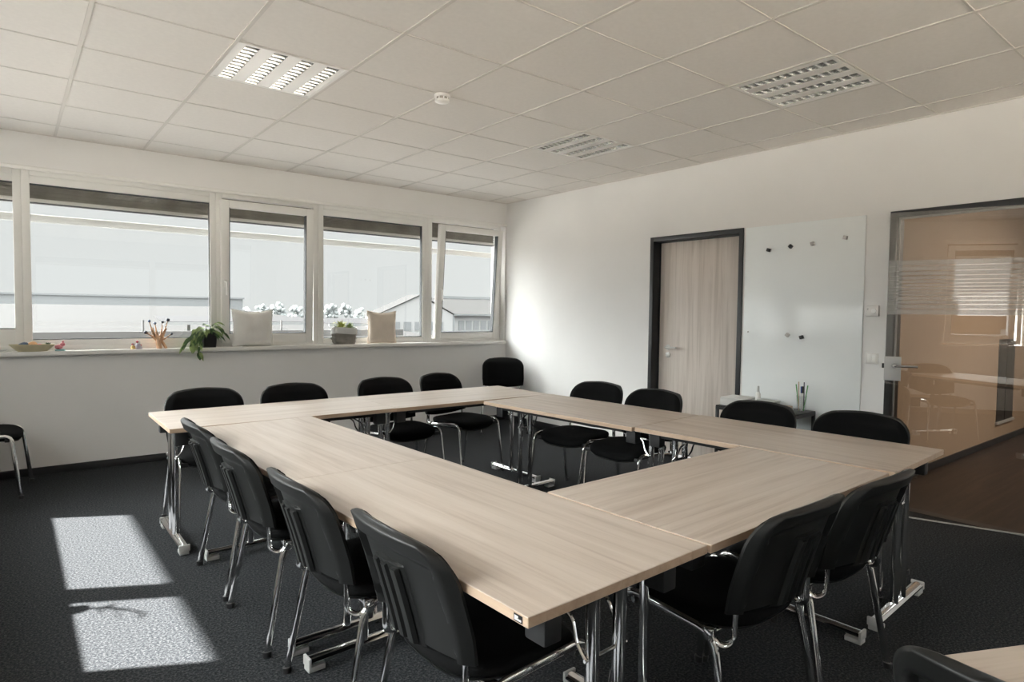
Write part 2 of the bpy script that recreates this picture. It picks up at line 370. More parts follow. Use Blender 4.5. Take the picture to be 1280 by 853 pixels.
# ------------------------------------------------------------------ windows
def frame_rect(bm, x0, x1, z0, z1, w, y0, y1, bev=0.004, wb=None):
    wb = wb or w
    box(bm, (x0, y0, z0), (x0+w, y1, z1), bev); box(bm, (x1-w, y0, z0), (x1, y1, z1), bev)
    box(bm, (x0+w, y0, z1-w), (x1-w, y1, z1), bev); box(bm, (x0+w, y0, z0), (x1-w, y1, z0+wb), bev)
def window_handle(parent, x, z, y):
    bm = B(); box(bm, (x-0.013, y-0.012, z-0.035), (x+0.013, y, z+0.035), 0.005)
    cylx(bm, (x, y-0.012, z+0.01), (x, y-0.045, z+0.01), 0.009)
    tube(bm, [(x, y-0.045, z+0.015), (x, y-0.05, z-0.11)], 0.011, 0.008, n=10)
    obj('window_handle', bm, M_PVC, parent)
def window_unit(n, x0, x1, kind, T=None, blind=None, tilt=0.0, fixed_glass=None):
    """one light of the band in local x-z, room on the -y side, frame plane y 0.09..0.16"""
    bm = B()
    frame_rect(bm, x0, x1, 1.0, 2.492, 0.055, 0.095, 0.165, wb=0.055)
    root = struct('window_%d' % n, bm, M_PVC)
    if T is not None: root.matrix_world = T
    gx0, gx1, gz0, gz1 = fixed_glass
    if kind == 'fixed':
        bm = B()
        # glazing beads
        a = 0.055
        box(bm, (x0+a, 0.10, 1.055), (gx0, 0.155, 2.437), 0.003); box(bm, (gx1, 0.10, 1.055), (x1-a, 0.155, 2.437), 0.003)
        box(bm, (gx0, 0.10, gz1), (gx1, 0.155, 2.437), 0.003); box(bm, (gx0, 0.10, 1.055), (gx1, 0.155, gz0), 0.003)
        obj('glazing_bead', bm, M_PVC, root)
        bm = B(); w = 0.008
        box(bm, (gx0, 0.112, gz0), (gx0+w, 0.15, gz1)); box(bm, (gx1-w, 0.112, gz0), (gx1, 0.15, gz1)); box(bm, (gx0, 0.112, gz1-w), (gx1, 0.15, gz1)); box(bm, (gx0, 0.112, gz0), (gx1, 0.15, gz0+w))
        obj('seal', bm, M_SEAL, root)
        bm = B(); box(bm, (gx0, 0.125, gz0), (gx1, 0.131, gz1)); obj('pane', bm, M_PANE, root)
    else:
        sw = 0.072
        R = Matrix.Translation((0, 0.11, 1.045)) @ Matrix.Rotation(tilt, 4, 'X') @ Matrix.Translation((0, -0.11, -1.045))
        def tr(b):
            for v in b.verts: v.co = R @ v.co
            return b
        bm = B(); frame_rect(bm, gx0-sw, gx1+sw, 1.045, gz1+sw-0.01, sw, 0.068, 0.135, 0.006, wb=gz0-1.045)
        sash = obj('sash', tr(bm), M_PVC, root)
        bm = B(); w = 0.008
        box(bm, (gx0, 0.075, gz0), (gx0+w, 0.13, gz1)); box(bm, (gx1-w, 0.075, gz0), (gx1, 0.13, gz1)); box(bm, (gx0, 0.075, gz1-w), (gx1, 0.13, gz1)); box(bm, (gx0, 0.075, gz0), (gx1, 0.13, gz0+w))
        obj('seal', tr(bm), M_SEAL, sash)
        bm = B(); box(bm, (gx0, 0.10, gz0), (gx1, 0.106, gz1)); obj('pane', tr(bm), M_PANE, sash)
        hz = 1.62; hy = 0.068 - math.tan(tilt)*0
        p = R @ Vector((gx0-sw*0.5, 0.068, hz))
        window_handle(sash, p.x, p.z, p.y)
    if blind is not None:
        zb = blind
        bm = B(); n_sl = max(3, int((2.47-zb-0.03)/0.028)); zz = 2.49
        h = (2.49-zb-0.042)/n_sl
        for k in range(n_sl):
            z1 = 2.49-k*h
            M = Matrix.Translation((0, 0.215, z1-h/2)) @ Matrix.Rotation(math.radians(62), 4, 'X')
            box(bm, (x0+0.03, -0.022, -0.0015), (x1-0.03, 0.022, 0.0015), M=M)
        box(bm, (x0+0.03, 0.236, zb+0.03), (x1-0.03, 0.246, 2.49))
        bl = obj('venetian_blind', bm, M_BLIND, root)
        bm = B(); box(bm, (x0+0.03, 0.19, zb+0.012), (x1-0.03, 0.236, zb+0.042), 0.004); obj('bottom_rail', bm, M_RAIL, bl)
        bm = B(); box(bm, (x0+0.03, 0.195, zb), (x1-0.03, 0.24, zb+0.012), 0.002); obj('bottom_rail', bm, M_SEAL, bl, label='dark underside of the blind rail')
    return root
# band of the window wall, right to left
BB = 2.225
window_unit(1, -1.10, -0.022, 'tilt', None, BB, math.radians(4.6), (-0.935, -0.155, 1.125, 2.345))
window_unit(2, -2.43, -1.10, 'fixed', None, BB, 0, (-2.377, -1.172, 1.075, 2.372))
window_unit(3, -3.43, -2.43, 'tilt', None, BB, math.radians(1.6), (-3.325, -2.575, 1.135, 2.35))
window_unit(4, -4.89, -3.43, 'fixed', None, BB, 0, (-4.853, -3.477, 1.10, 2.375))
window_unit(5, XL, -4.89, 'fixed', None, BB, 0, (-5.68, -4.932, 1.19, 2.375))
# band of the left wall (seen in the glass door, lets the sun in)
TL = Matrix.Translation((XL, 0, 0)) @ Matrix.Rotation(PI/2, 4, 'Z')     # local x -> +y, local y -> -x
LB = BB
window_unit(6, -2.21, -0.62, 'fixed', TL, LB, 0, (-2.135, -0.775, 1.075, 2.372))
window_unit(7, -3.13, -2.21, 'fixed', TL, LB, 0, (-3.02, -2.29, 1.075, 2.35))
window_unit(8, -4.70, -3.13, 'fixed', TL, LB, 0, (-4.64, -3.27, 1.10, 2.372))
window_unit(9, -5.62, -4.70, 'tilt', TL, LB, 0, (-5.51, -4.81, 1.125, 2.35))
window_unit(10, -8.10, -7.08, 'tilt', TL, BB, math.radians(3.0), (-7.93, -7.20, 1.125, 2.345))

# two unseen rear windows, added to brighten the right of the room
TR = Matrix.Translation((0, YB, 0)) @ Matrix.Rotation(PI, 4, 'Z')
window_unit(11, 0.48, 2.55, 'fixed', TR, BB, 0, (0.54, 2.50, 1.10, 2.372))
window_unit(12, 2.55, 4.62, 'fixed', TR, BB, 0, (2.60, 4.56, 1.10, 2.372))

# ------------------------------------------------------------------ timber door
def make_door():
    bm = B()
    y0, y1 = -2.323, -3.336
    for (a, b) in (((-0.012, y0, 0), (0.0, y0-0.042, 2.125)), ((-0.012, y1+0.042, 0), (0.0, y1, 2.125)), ((-0.012, y0-0.042, 2.083), (0.0, y1+0.042, 2.125))):
        box(bm, a, b, 0.002)
    for (a, b) in (((-0.01, y0-0.012, 0), (0.12, y0-0.042, 2.113)), ((-0.01, y1+0.012, 0), (0.12, y1+0.042, 2.113)), ((-0.01, y0-0.042, 2.083), (0.12, y1+0.042, 2.113))):
        box(bm, a, b)
    # rebate stops
    box(bm, (0.085, y0-0.042, 0), (0.12, y0-0.058, 2.083)); box(bm, (0.085, y1+0.042, 0), (0.12, y1+0.05, 2.083)); box(bm, (0.085, y0-0.042, 2.07), (0.12, y1+0.042, 2.083))
    d = struct('door_1', bm, M_ANTH)
    bm = B(); box(bm, (0.086, y0-0.060, 0.008), (0.118, y1+0.044, 2.072), 0.002)
    leaf = obj('door_leaf', bm, M_DOORWOOD, d)
    bm = B(); yh = -2.492
    lathe(bm, [(0.001, 0), (0.026, 0), (0.026, 0.008), (0.001, 0.008)], n=20)
    for v in bm.verts: v.co = Vector((0.086-v.co.z, yh+v.co.x, 1.048+v.co.y))
    tube(bm, [(0.086, yh, 1.048), (0.025, yh, 1.048), (0.022, yh-0.14, 1.048)], 0.0095, rad=0.02)
    obj('door_handle', bm, M_STEEL, leaf)
    bm = B(); lathe(bm, [(0.001, 0), (0.026, 0), (0.026, 0.008), (0.012, 0.009), (0.011, 0.013), (0.001, 0.013)], n=20)
    for v in bm.verts: v.co = Vector((0.086-v.co.z, yh+v.co.x, 0.972+v.co.y))
    obj('lock_rose', bm, M_STEEL, leaf)
make_door()

# ------------------------------------------------------------------ glass door (ajar) and its frame
def make_glass_door():
    y0, y1 = -4.498, -5.502
    bm = B()
    w = 0.045
    box(bm, (-0.012, y0, 0), (0.012, y0-w, 2.125), 0.002); box(bm, (-0.012, y1+w, 0), (0.012, y1, 2.125), 0.002); box(bm, (-0.012, y0-w, 2.08), (0.012, y1+w, 2.125), 0.002)
    box(bm, (0.012, y0-0.012, 0), (0.12, y0-w, 2.113)); box(bm, (0.012, y1+0.012, 0), (0.12, y1+w, 2.113)); box(bm, (0.012, y0-w, 2.08), (0.12, y1+w, 2.113))
    fr = struct('door_2', bm, M_ANTH)
    bm = B(); box(bm, (0.020, y0-w, 0.0), (0.028, y0-w-0.012, 2.08)); box(bm, (0.020, y1+w, 0.0), (0.028, y1+w+0.012, 2.08)); box(bm, (0.020, y0-w, 2.066), (0.028, y1+w, 2.08))
    obj('door_seal', bm, M_GREYCAP, fr, label='light grey rubber seal')
    bm = B(); box(bm, (-0.05, y0-w, -0.002), (0.05, y1+w, 0.004)); obj('threshold', bm, M_ANTH, fr)
    # leaf, local x from the hinge towards the handle side
    L = 0.872
    lf = thing('glass_door_leaf', 'frameless clear glass door standing ajar, with frosted stripes across its middle', 'glass door', (-0.004, -5.427, 0), math.radians(90+19.2))
    bm = B(); box(bm, (0, -0.004, 0.008), (L, 0.004, 2.072)); obj('pane', bm, M_LEAF, lf, smooth=0)
    bm = B(); box(bm, (0.0, -0.0046, 0.006), (L, 0.0046, 0.0135)); box(bm, (L-0.001, -0.0042, 0.01), (L+0.001, 0.0042, 2.07)); obj('bottom_edge', bm, M_GREYCAP, lf, label='pale polished edge of the glass')
    # frosted stripes: broad at the top and bottom, narrow in the middle
    ths = [0.034, 0.030, 0.026, 0.022, 0.019, 0.017, 0.016, 0.016, 0.017, 0.019, 0.022, 0.026, 0.034]
    gap = (1.748-1.387-sum(ths))/(len(ths)-1)
    z = 1.748
    for t in ths:
        bm = B(); box(bm, (0.0, 0.0042, z-t), (L, 0.0048, z)); obj('frosted_stripe', bm, M_FROST, lf, smooth=0); z -= t+gap
    # lock case with lever
    bm = B(); box(bm, (L-0.095, -0.016, 0.935), (L+0.004, 0.018, 1.098), 0.003)
    lock = obj('lock_case', bm, M_GREYCAP, lf)
    bm = B(); xh = L-0.055
    lathe(bm, [(0.001, 0), (0.017, 0), (0.017, 0.01), (0.001, 0.01)], n=18)
    for v in bm.verts: v.co = Vector((xh+v.co.x, 0.018+v.co.z, 1.037+v.co.y))
    tube(bm, [(xh, 0.018, 1.037), (xh, 0.062, 1.037), (xh-0.135, 0.064, 1.039)], 0.009, rad=0.022)
    obj('door_handle', bm, M_CHROME, lock)
    bm = B(); box(bm, (L+0.004, -0.008, 1.018), (L+0.018, 0.006, 1.050), 0.002); obj('latch', bm, M_PLASTIC, lock)
    bm = B(); lathe(bm, [(0.001, 0), (0.012, 0), (0.012, 0.002), (0.001, 0.002)], n=18)
    for v in bm.verts: v.co = Vector((xh+0.022+v.co.x*0.7, 0.018+v.co.z, 0.965+v.co.y*1.2))
    obj('keyhole', bm, M_STEEL, lock)
    # hinges (reach out of frame)
    for z in (0.25, 1.72):
        bm = B(); box(bm, (-0.015, -0.02, z), (0.06, 0.02, z+0.12), 0.003); obj('hinge', bm, M_GREYCAP, lf)
make_glass_door()

# ------------------------------------------------------------------ corridor behind the glass
def make_corridor():
    bm = B(); box(bm, (0.05, -9.5, -0.15), (6.2, -4.34, -0.002)); struct('floor_corridor', bm, M_PLANK, smooth=0)
    bm = B(); box(bm, (0.12, -4.34, 0), (6.2, -4.22, 2.85)); struct('wall_corridor', bm, M_BROWNWALL, smooth=0)
    bm = B(); box(bm, (6.2, -9.5, 0), (6.32, -4.22, 2.85)); struct('wall_corridor_end', bm, M_BROWNWALL, smooth=0)
    bm = B(); box(bm, (0.12, -9.62, 0), (6.32, -9.5, 2.85)); struct('wall_corridor_far', bm, M_BROWNWALL, smooth=0)
    bm = B(); box(bm, (0.12, -9.5, 2.70), (6.2, -4.34, 2.85)); struct('ceiling_corridor', bm, M_CEIL, smooth=0)
    bm = B(); box(bm, (0.12, -4.354, 0), (6.2, -4.34, 0.065), 0.002); struct('baseboard_corridor', bm, M_BASE)
    # narrow dark niche with a light sill
    bm = B(); box(bm, (3.38, -4.347, 0.24), (3.98, -4.341, 1.14)); n = struct('door_3', bm, M_ANTH)
    bm = B(); box(bm, (3.66, -4.350, 0.24), (3.68, -4.346, 1.14)); obj('panel_joint', bm, M_BASE, n)
    bm = B(); box(bm, (3.36, -4.365, 0.215), (4.0, -4.341, 0.24)); obj('sill', bm, M_GREYCAP, n)
make_corridor()

# ------------------------------------------------------------------ ceiling lamps and smoke detector
def make_lamp(loc, label):
    t = thing('ceiling_light', label, 'ceiling light', loc, 0, 'recessed louvre ceiling lights')
    h = 0.3045
    bm = B()
    box(bm, (-h, -h, 0.0), (-h+0.02, h, 0.08)); box(bm, (h-0.02, -h, 0.0), (h, h, 0.08)); box(bm, (-h+0.02, -h, 0), (h-0.02, -h+0.02, 0.08)); box(bm, (-h+0.02, h-0.02, 0), (h-0.02, h, 0.08)); box(bm, (-h, -h, 0.08), (h, h, 0.085))
    xs = [-0.222, -0.074, 0.074, 0.222]; w = 0.037
    edges = [-h+0.02] + [v for x in xs for v in (x-w, x+w)] + [h-0.02]
    for k in range(0, len(edges), 2):
        box(bm, (edges[k], -h+0.02, 0.002), (edges[k+1], h-0.02, 0.008))
    obj('housing', bm, M_LAMPW, t, smooth=0)
    for x in xs:
        bm = B()
        prof = [(-w, 0.004), (-w*0.92, 0.03), (-w*0.55, 0.06), (0, 0.07), (w*0.55, 0.06), (w*0.92, 0.03), (w, 0.004)]
        for a, b in zip(prof[:-1], prof[1:]):
            vs = [bm.verts.new((x+q[0], y, q[1])) for q, y in ((a, -h+0.02), (b, -h+0.02), (b, h-0.02), (a, h-0.02))]
            bm.faces.new(vs)
        n = 11
        for k in range(n+1):
            y = -h+0.024 + (2*h-0.048)*k/n
            # wedge blades: narrow below, wide above
            pts = [(-w, 0.003), (w, 0.003), (w*0.9, 0.034), (-w*0.9, 0.034)]
            a = [bm.verts.new((x+p, y-(0.002 if z < 0.01 else 0.010), z)) for p, z in pts]; b = [bm.verts.new((x+p, y+(0.002 if z < 0.01 else 0.010), z)) for p, z in pts]
            bm.faces.new(a); bm.faces.new(b[::-1])
            for q in range(4): bm.faces.new((a[q], a[(q+1) % 4], b[(q+1) % 4], b[q]))
        lv = obj('louvre', bm, M_REFL, t, smooth=25)
        bm = B(); cylx(bm, (x, -h+0.03, 0.053), (x, h-0.03, 0.053), 0.008, 10); obj('tube', bm, M_LAMPW, lv)
make_lamp((-3.7295, -2.5845, H), 'recessed ceiling light nearest the window wall, left of the smoke detector')
make_lamp((-1.2295, -2.5845, H), 'recessed ceiling light in front of the room corner, the farthest and smallest')
make_lamp((-1.2295, -4.4595, H), 'recessed ceiling light above the whiteboard and glass door side of the room')
def make_detector():
    t = thing('smoke_detector', 'round white smoke detector on the ceiling grid', 'smoke detector', (-2.80, -2.90, H))
    bm = B(); lathe(bm, [(0.001, 0), (0.052, 0), (0.052, -0.012), (0.046, -0.018), (0.001, -0.018)], n=28); obj('base', bm, M_PVC, t)
    bm = B(); lathe(bm, [(0.001, -0.018), (0.040, -0.018), (0.040, -0.034), (0.001, -0.034)], n=28); obj('sensor_slot', bm, M_BLIND, t, label='dark sensor slots')
    bm = B(); lathe(bm, [(0.001, -0.034), (0.047, -0.034), (0.045, -0.044), (0.030, -0.052), (0.001, -0.053)], n=28)
    for k in range(9):
        a = 2*PI*k/9; box(bm, (-0.003, 0.0385, -0.036), (0.003, 0.045, -0.016), M=Matrix.Rotation(a, 4, 'Z'))
    obj('cap', bm, M_PVC, t)
make_detector()

# ------------------------------------------------------------------ tables
TZ = 0.72
def make_table(cx, cy, rz, L, W, label, group='folding tables set in a square', logo=False, ends=(1, 1)):
    t = thing('conference_table', label, 'table', (cx, cy, 0), rz, group)
    h, w = L/2, W/2
    bm = B(); box(bm, (-h, -w, TZ-0.025), (h, w, TZ), 0.0015, 1)
    for f in bm.faces: f.material_index = 0 if abs(f.normal.z) > 0.7 else 1
    obj('tabletop', bm, [M_OAK, M_EDGE], t, smooth=0)
    for s, on in ((-1, ends[0]), (1, ends[1])):
        if not on: continue
        x = s*(h-0.075)
        bm = B()
        tube(bm, [(x, -w+0.055, 0.038), (x, w-0.055, 0.038)], 0.016, 0.027, n=14, up=(0, 0, 1))
        fb = obj('foot_bar', bm, M_CHROME, t)
        for q in (-1, 1):
            bm = B(); box(bm, (x-0.029, q*(w-0.058), 0.019), (x+0.029, q*(w-0.046), 0.057), 0.004); box(bm, (x-0.024, q*(w-0.115), 0.0), (x+0.024, q*(w-0.048), 0.022), 0.004)
            obj('end_cap', bm, M_GREYCAP, fb)
        for q in (-1, 1):
            bm = B(); cylx(bm, (x, q*0.052, 0.045), (x, q*0.052, TZ-0.045), 0.0185, 16); obj('leg', bm, M_CHROME, t)
        bm = B(); cylx(bm, (x, -w+0.10, TZ-0.05), (x, w-0.10, TZ-0.05), 0.013, 12); obj('cross_tube', bm, M_CHROME, t)
        for q in (-1, 1):
            bm = B(); box(bm, (x-0.035, q*(w-0.115)-0.028, TZ-0.115), (x+0.035, q*(w-0.115)+0.028, TZ-0.025), 0.006); obj('bracket_block', bm, M_PLASTIC, t)
        bm = B()
        for q in (-1, 1):
            tube(bm, [(x, q*0.075, TZ-0.22), (x-s*0.03, q*0.075, TZ-0.19), (x-s*0.05, q*0.07, TZ-0.13), (x-s*0.21, q*0.10, TZ-0.03)], 0.005, n=8, rad=0.02)
        cylx(bm, (x, -0.08, TZ-0.22), (x, 0.08, TZ-0.22), 0.005, 8)
        obj('fold_stay', bm, M_CHROME, t)
    bm = B(); box(bm, (-h+0.13, -w+0.07, TZ-0.055), (h-0.13, -w+0.10, TZ-0.025), 0.002); box(bm, (-h+0.13, w-0.10, TZ-0.055), (h-0.13, w-0.07, TZ-0.025), 0.002)
    obj('apron_rail', bm, M_PLASTIC, t)
    if logo:
        bm = B(); box(bm, (-h+0.018, w, TZ-0.021), (-h+0.046, w+0.0012, TZ-0.005)); lg = obj('maker_badge', bm, M_MAGB, t)
        bm = B(); box(bm, (-h+0.036, w+0.0012, TZ-0.018), (-h+0.043, w+0.0018, TZ-0.008)); box(bm, (-h+0.021, w+0.0012, TZ-0.018), (-h+0.035, w+0.0018, TZ-0.014)); box(bm, (-h+0.0315, w+0.0012, TZ-0.013), (-h+0.035, w+0.0018, TZ-0.008))
        obj('badge_mark', bm, M_PAPER, lg)
    return t
d = math.radians
make_table(-3.640, -2.266, d(-0.6), 1.360, 0.70, 'table of the back row under the windows, its free end at the left')
make_table(-2.279, -2.283, d(-0.6), 1.360, 0.70, 'table of the back row under the windows, ending at the far corner of the square')
make_table(-3.868, -3.3150, d(91.7), 1.374, 0.675, 'table of the left row, the one farther from the camera')
make_table(-3.826, -4.690, d(91.7), 1.375, 0.675, 'large foreground table of the left row with a small badge on its near corner', logo=True)
make_table(-1.903, -3.326, d(93.3), 1.335, 0.70, 'table of the right row in front of the timber door')
make_table(-1.806, -4.664, d(93.3), 1.336, 0.70, 'table of the right row ending beside the glass door')
make_table(-2.815, -5.022, d(1.5), 1.310, 0.67, 'table of the near row closing the square between the two side rows')
ux, uy = math.cos(d(-25.9)), math.sin(d(-25.9))
make_table(-3.705+ux*0.68+uy*0.34, -5.932+uy*0.68-ux*0.34, d(-25.9), 1.36, 0.68, 'separate table at the bottom right edge, only its corner in view', group='single table by the camera')

# ------------------------------------------------------------------ chairs
BW = 0.25      # backrest half width
def back_point(u, v, off):
    """u -1..1 across, v 0..1 up, off = distance behind the front surface; chair faces +y"""
    z = 0.496 + 0.319*v
    y = -0.212 - 0.078*v - 0.02*v*v
    x = u*BW
    y += 0.05*u*u                        # wraps forward at the sides
    return Vector((x, y-off, z+off*0.25))
def half_width(v):
    if v < 0.64: return 0.965+0.035*min(1, v/0.25)
    q = (v-0.64)/0.36
    return 0.50+0.50*max(0.0, 1-q**2.3)**0.5
def back_grid(bm, offf, sag=0.0, grow=1.0, nu=36, nv=40):
    V = []
    for k in range(nv+1):
        q = k/nv; v = q if q < 0.64 else 0.64+0.36*(1-(1-(q-0.64)/0.36)**1.8)   # finer towards the shoulders
        row = []
        for i in range(nu+1):
            t = 2*i/nu-1; w = half_width(v)*grow
            u = t*w
            ve = v + 0.028*(1-t*t)*max(0, (v-0.64)/0.36)**2 - sag*(1-t*t)*(1-v)**5
            row.append(bm.verts.new(back_point(u, 0.5+(ve-0.5)*grow, offf(t, v, u))))
        V.append(row)
    for k in range(nv):
        for i in range(nu): bm.faces.new((V[k][i], V[k][i+1], V[k+1][i+1], V[k+1][i]))
    return V
def border(V): return V[0][:] + [r[-1] for r in V[1:]] + V[-1][-2::-1] + [r[0] for r in V[-2:0:-1]]
def stitch(bm, A, Bv):
    a, b = border(A), border(Bv)
    for i in range(len(a)):
        j = (i+1) % len(a); bm.faces.new((a[i], a[j], b[j], b[i]))
def sst(a, b, x):
    t = max(0.0, min(1.0, (x-a)/(b-a))); return t*t*(3-2*t)
def make_chair(label, group):
    t = thing('stacking_chair', label, 'chair', (0, 0, 0), 0, group)
    # seat cushion: rounded plan, dished, waterfall front
    bm = B()
    n = 40
    def plan(a, k):
        c, s = math.cos(a), math.sin(a); e = 0.55
        x = 0.235*k*math.copysign(abs(c)**e, c); y = 0.012+0.215*k*math.copysign(abs(s)**e, s)
        if s < 0: x *= 1-0.10*abs(s)
        return x, y
    def seatz(x, y):
        f = max(0.0, (y-0.08)/0.145)
        return 0.462 - 0.026*f*f + 0.012*(abs(x)/0.235)**2 + 0.012*max(0, (-y-0.02)/0.2)
    R = []
    for k, dz in ((0.93, -0.048), (0.985, -0.036), (1.0, -0.020), (0.985, -0.007), (0.94, 0.0), (0.8, 0.006), (0.55, 0.006), (0.25, 0.004)):
        R.append([(plan(2*PI*j/n, k)[0], plan(2*PI*j/n, k)[1], seatz(*plan(2*PI*j/n, k))+dz) for j in range(n)])
    rings(bm, R)
    obj('seat', bm, M_FABRIC, t, smooth=60)
    bm = B(); R = []
    for k, dz in ((0.5, -0.062), (0.86, -0.060), (0.95, -0.052), (0.97, -0.044), (0.93, -0.044)):
        R.append([(plan(2*PI*j/n, k)[0], plan(2*PI*j/n, k)[1], seatz(*plan(2*PI*j/n, k))+dz) for j in range(n)])
    rings(bm, R); obj('seat_shell', bm, M_SHELL, t, smooth=60)
    # backrest cushion
    bm = B()
    def edge(t, v): return min(1-abs(t), (1-v)*1.1, v*1.2+0.01)
    def front(t, v, u): e = max(0.0, edge(t, v)); return 0.004-0.026*sst(-0.02, 0.16, e)
    fa = back_grid(bm, front, sag=0.075, grow=0.97)
    fb = back_grid(bm, lambda t, v, u: 0.014, sag=0.075, grow=0.955)
    stitch(bm, fa, fb)
    obj('backrest', bm, M_FABRIC, t, smooth=60)
    # plastic back shell: raised rim open at the bottom, recessed field, ribbed panel
    bm = B()
    def rear(t, v, u):
        e = max(0.0, min(1-abs(t), (1-v)*1.3))
        o = 0.020+0.024*sst(-0.01, 0.09, e)
        inside = sst(0.165, 0.195, 1-abs(u)-0.03*v) * sst(0.0, 0.03, 0.83-0.06*u*u-v)
        return o-0.023*inside
    ra = back_grid(bm, rear, nu=64, nv=60)
    rb = back_grid(bm, lambda t, v, u: 0.008, grow=0.985, nu=64, nv=60)
    stitch(bm, ra, rb)
    sh = obj('back_shell', bm, M_SHELL, t, smooth=50)
    bm = B()
    def bar(u0, u1, v0, v1, o0, o1, nv=10, taper=1.0):
        Rr = []; c = (u0+u1)/2
        for k in range(nv+1):
            v = v0+(v1-v0)*k/nv; oo = o1 if k < nv else o0+(o1-o0)*0.3
            if k == nv-1: v = v1-0.02
            w = (u1-u0)/2; m = w*0.72
            Rr.append([back_point(c-w, v, o0), back_point(c-m, v, oo), back_point(c, v, oo+(0.0012 if oo == o1 else 0)), back_point(c+m, v, oo), back_point(c+w, v, o0)])
        rings(bm, Rr)
    bar(-0.30, 0.30, -0.03, 0.70, 0.018, 0.036)
    for c in (-0.19, 0.0, 0.19): bar(c-0.062, c+0.062, -0.015, 0.655, 0.033, 0.046)
    obj('ribbed_panel', bm, M_SHELL, sh, smooth=45)
    # chrome frame
    for s in (-1, 1):
        bm = B()
        tube(bm, [(s*0.262, 0.245, 0.012), (s*0.242, 0.195, 0.452), (s*0.242, -0.145, 0.428), (s*0.262, -0.222, 0.012)], 0.0135, 0.0085, n=12, rad=0.055, up=(0, 1, 0))
        fr = obj('side_frame', bm, M_CHROME, t)
        for (x, y) in ((0.262, 0.246), (0.262, -0.223)):
            bm = B(); lathe(bm, [(0.001, 0), (0.013, 0), (0.014, 0.022), (0.001, 0.024)], (s*x, y, 0), 12, sy=1.25); obj('glide', bm, M_PLASTIC, fr)
        bm = B(); box(bm, (s*0.230, -0.150, 0.405), (s*0.258, -0.120, 0.447), 0.005); obj('clamp', bm, M_CHROME, fr)
        bm = B(); box(bm, (s*0.195, 0.155, 0.405), (s*0.236, 0.19, 0.43), 0.005); obj('clamp', bm, M_PLASTIC, fr)
        bm = B()
        q0, q1 = back_point(0.84, 0.03, 0.014), back_point(0.83, 0.35, 0.014)
        tube(bm, [(s*0.240, -0.128, 0.424), (s*0.226, -0.165, 0.392), (s*q0.x, -0.195, 0.415), (s*q0.x, q0.y, q0.z), (s*q1.x, q1.y, q1.z)], 0.0125, 0.0085, n=12, rad=0.04, up=(1, 0, 0))
        obj('back_upright', bm, M_CHROME, t)
    for y in (-0.128, 0.165):
        bm = B(); tube(bm, [(-0.238, y, 0.418), (0.238, y, 0.418)], 0.011, 0.008, n=10); obj('cross_bar', bm, M_CHROME, t)
    return t
chair0 = [None]
BT = -0.305     # local y of the backrest top
def place_chair(bx, by, fdeg, label, group):
    """backrest-top centre (bx,by), facing direction fdeg (0 = +y, counter-clockwise)"""
    a = d(fdeg); fx, fy = -math.sin(a), math.cos(a)
    loc = (bx - fx*BT, by - fy*BT, 0)
    if chair0[0] is None:
        t = make_chair(label, group); t.location = loc; t.rotation_euler = (0, 0, a); chair0[0] = t
        return t
    t = dup(chair0[0], loc, a, label); t['group'] = group; return t
G = 'black stacking chairs around the tables'
place_chair(-3.955, -1.70, 180, 'black chair at the back row under the windows, leftmost of that row', G)
place_chair(-3.355, -1.735, 180, 'black chair at the back row in front of the white cushion, second from the left', G)
place_chair(-2.605, -1.70, 181, 'black chair at the back row, third from the left, seat showing under the table', G)
place_chair(-2.035, -1.62, 193, 'black chair at the far end of the back row, turned, seat and chrome legs showing', G)
place_chair(-0.31, -0.35, 145, 'black chair standing alone in the room corner, backrest fully in view', 'single chairs off the table')
place_chair(-1.32, -2.92, 98, 'black chair at the right row against bare wall, left of the timber door', G)
place_chair(-1.34, -3.505, 91, 'black chair at the right row in front of the timber door', G)
place_chair(-1.30, -4.285, 92, 'black chair at the right row in front of the side table with pens', G)
place_chair(-1.215, -4.85, 96, 'black chair at the right row nearest the glass door', G)
place_chair(-4.295, -3.02, 270, 'grey-backed chair on the left side of the tables, farthest from the camera', G)
place_chair(-4.300, -3.63, 270, 'grey-backed chair on the left side of the tables, second from the windows', G)
place_chair(-4.275, -4.31, 270, 'grey-backed chair on the left side of the tables, third from the windows', G)
place_chair(-4.235, -4.92, 270, 'grey-backed chair on the left side of the tables, nearest the camera', G)
place_chair(-3.145, -5.50, 0, 'black chair at the near side of the square, left of two, seat in view', G)
place_chair(-2.60, -5.51, 0, 'black chair at the near side of the square, right of two, beside the end legs', G)
place_chair(-5.45, -0.38, 262, 'black chair by the window wall cut off by the left edge of the photo', 'single chairs off the table')
place_chair(-3.83, -6.18, 262, 'chair at the separate table on the bottom edge, only its backrest top in view', 'chair at the single table')

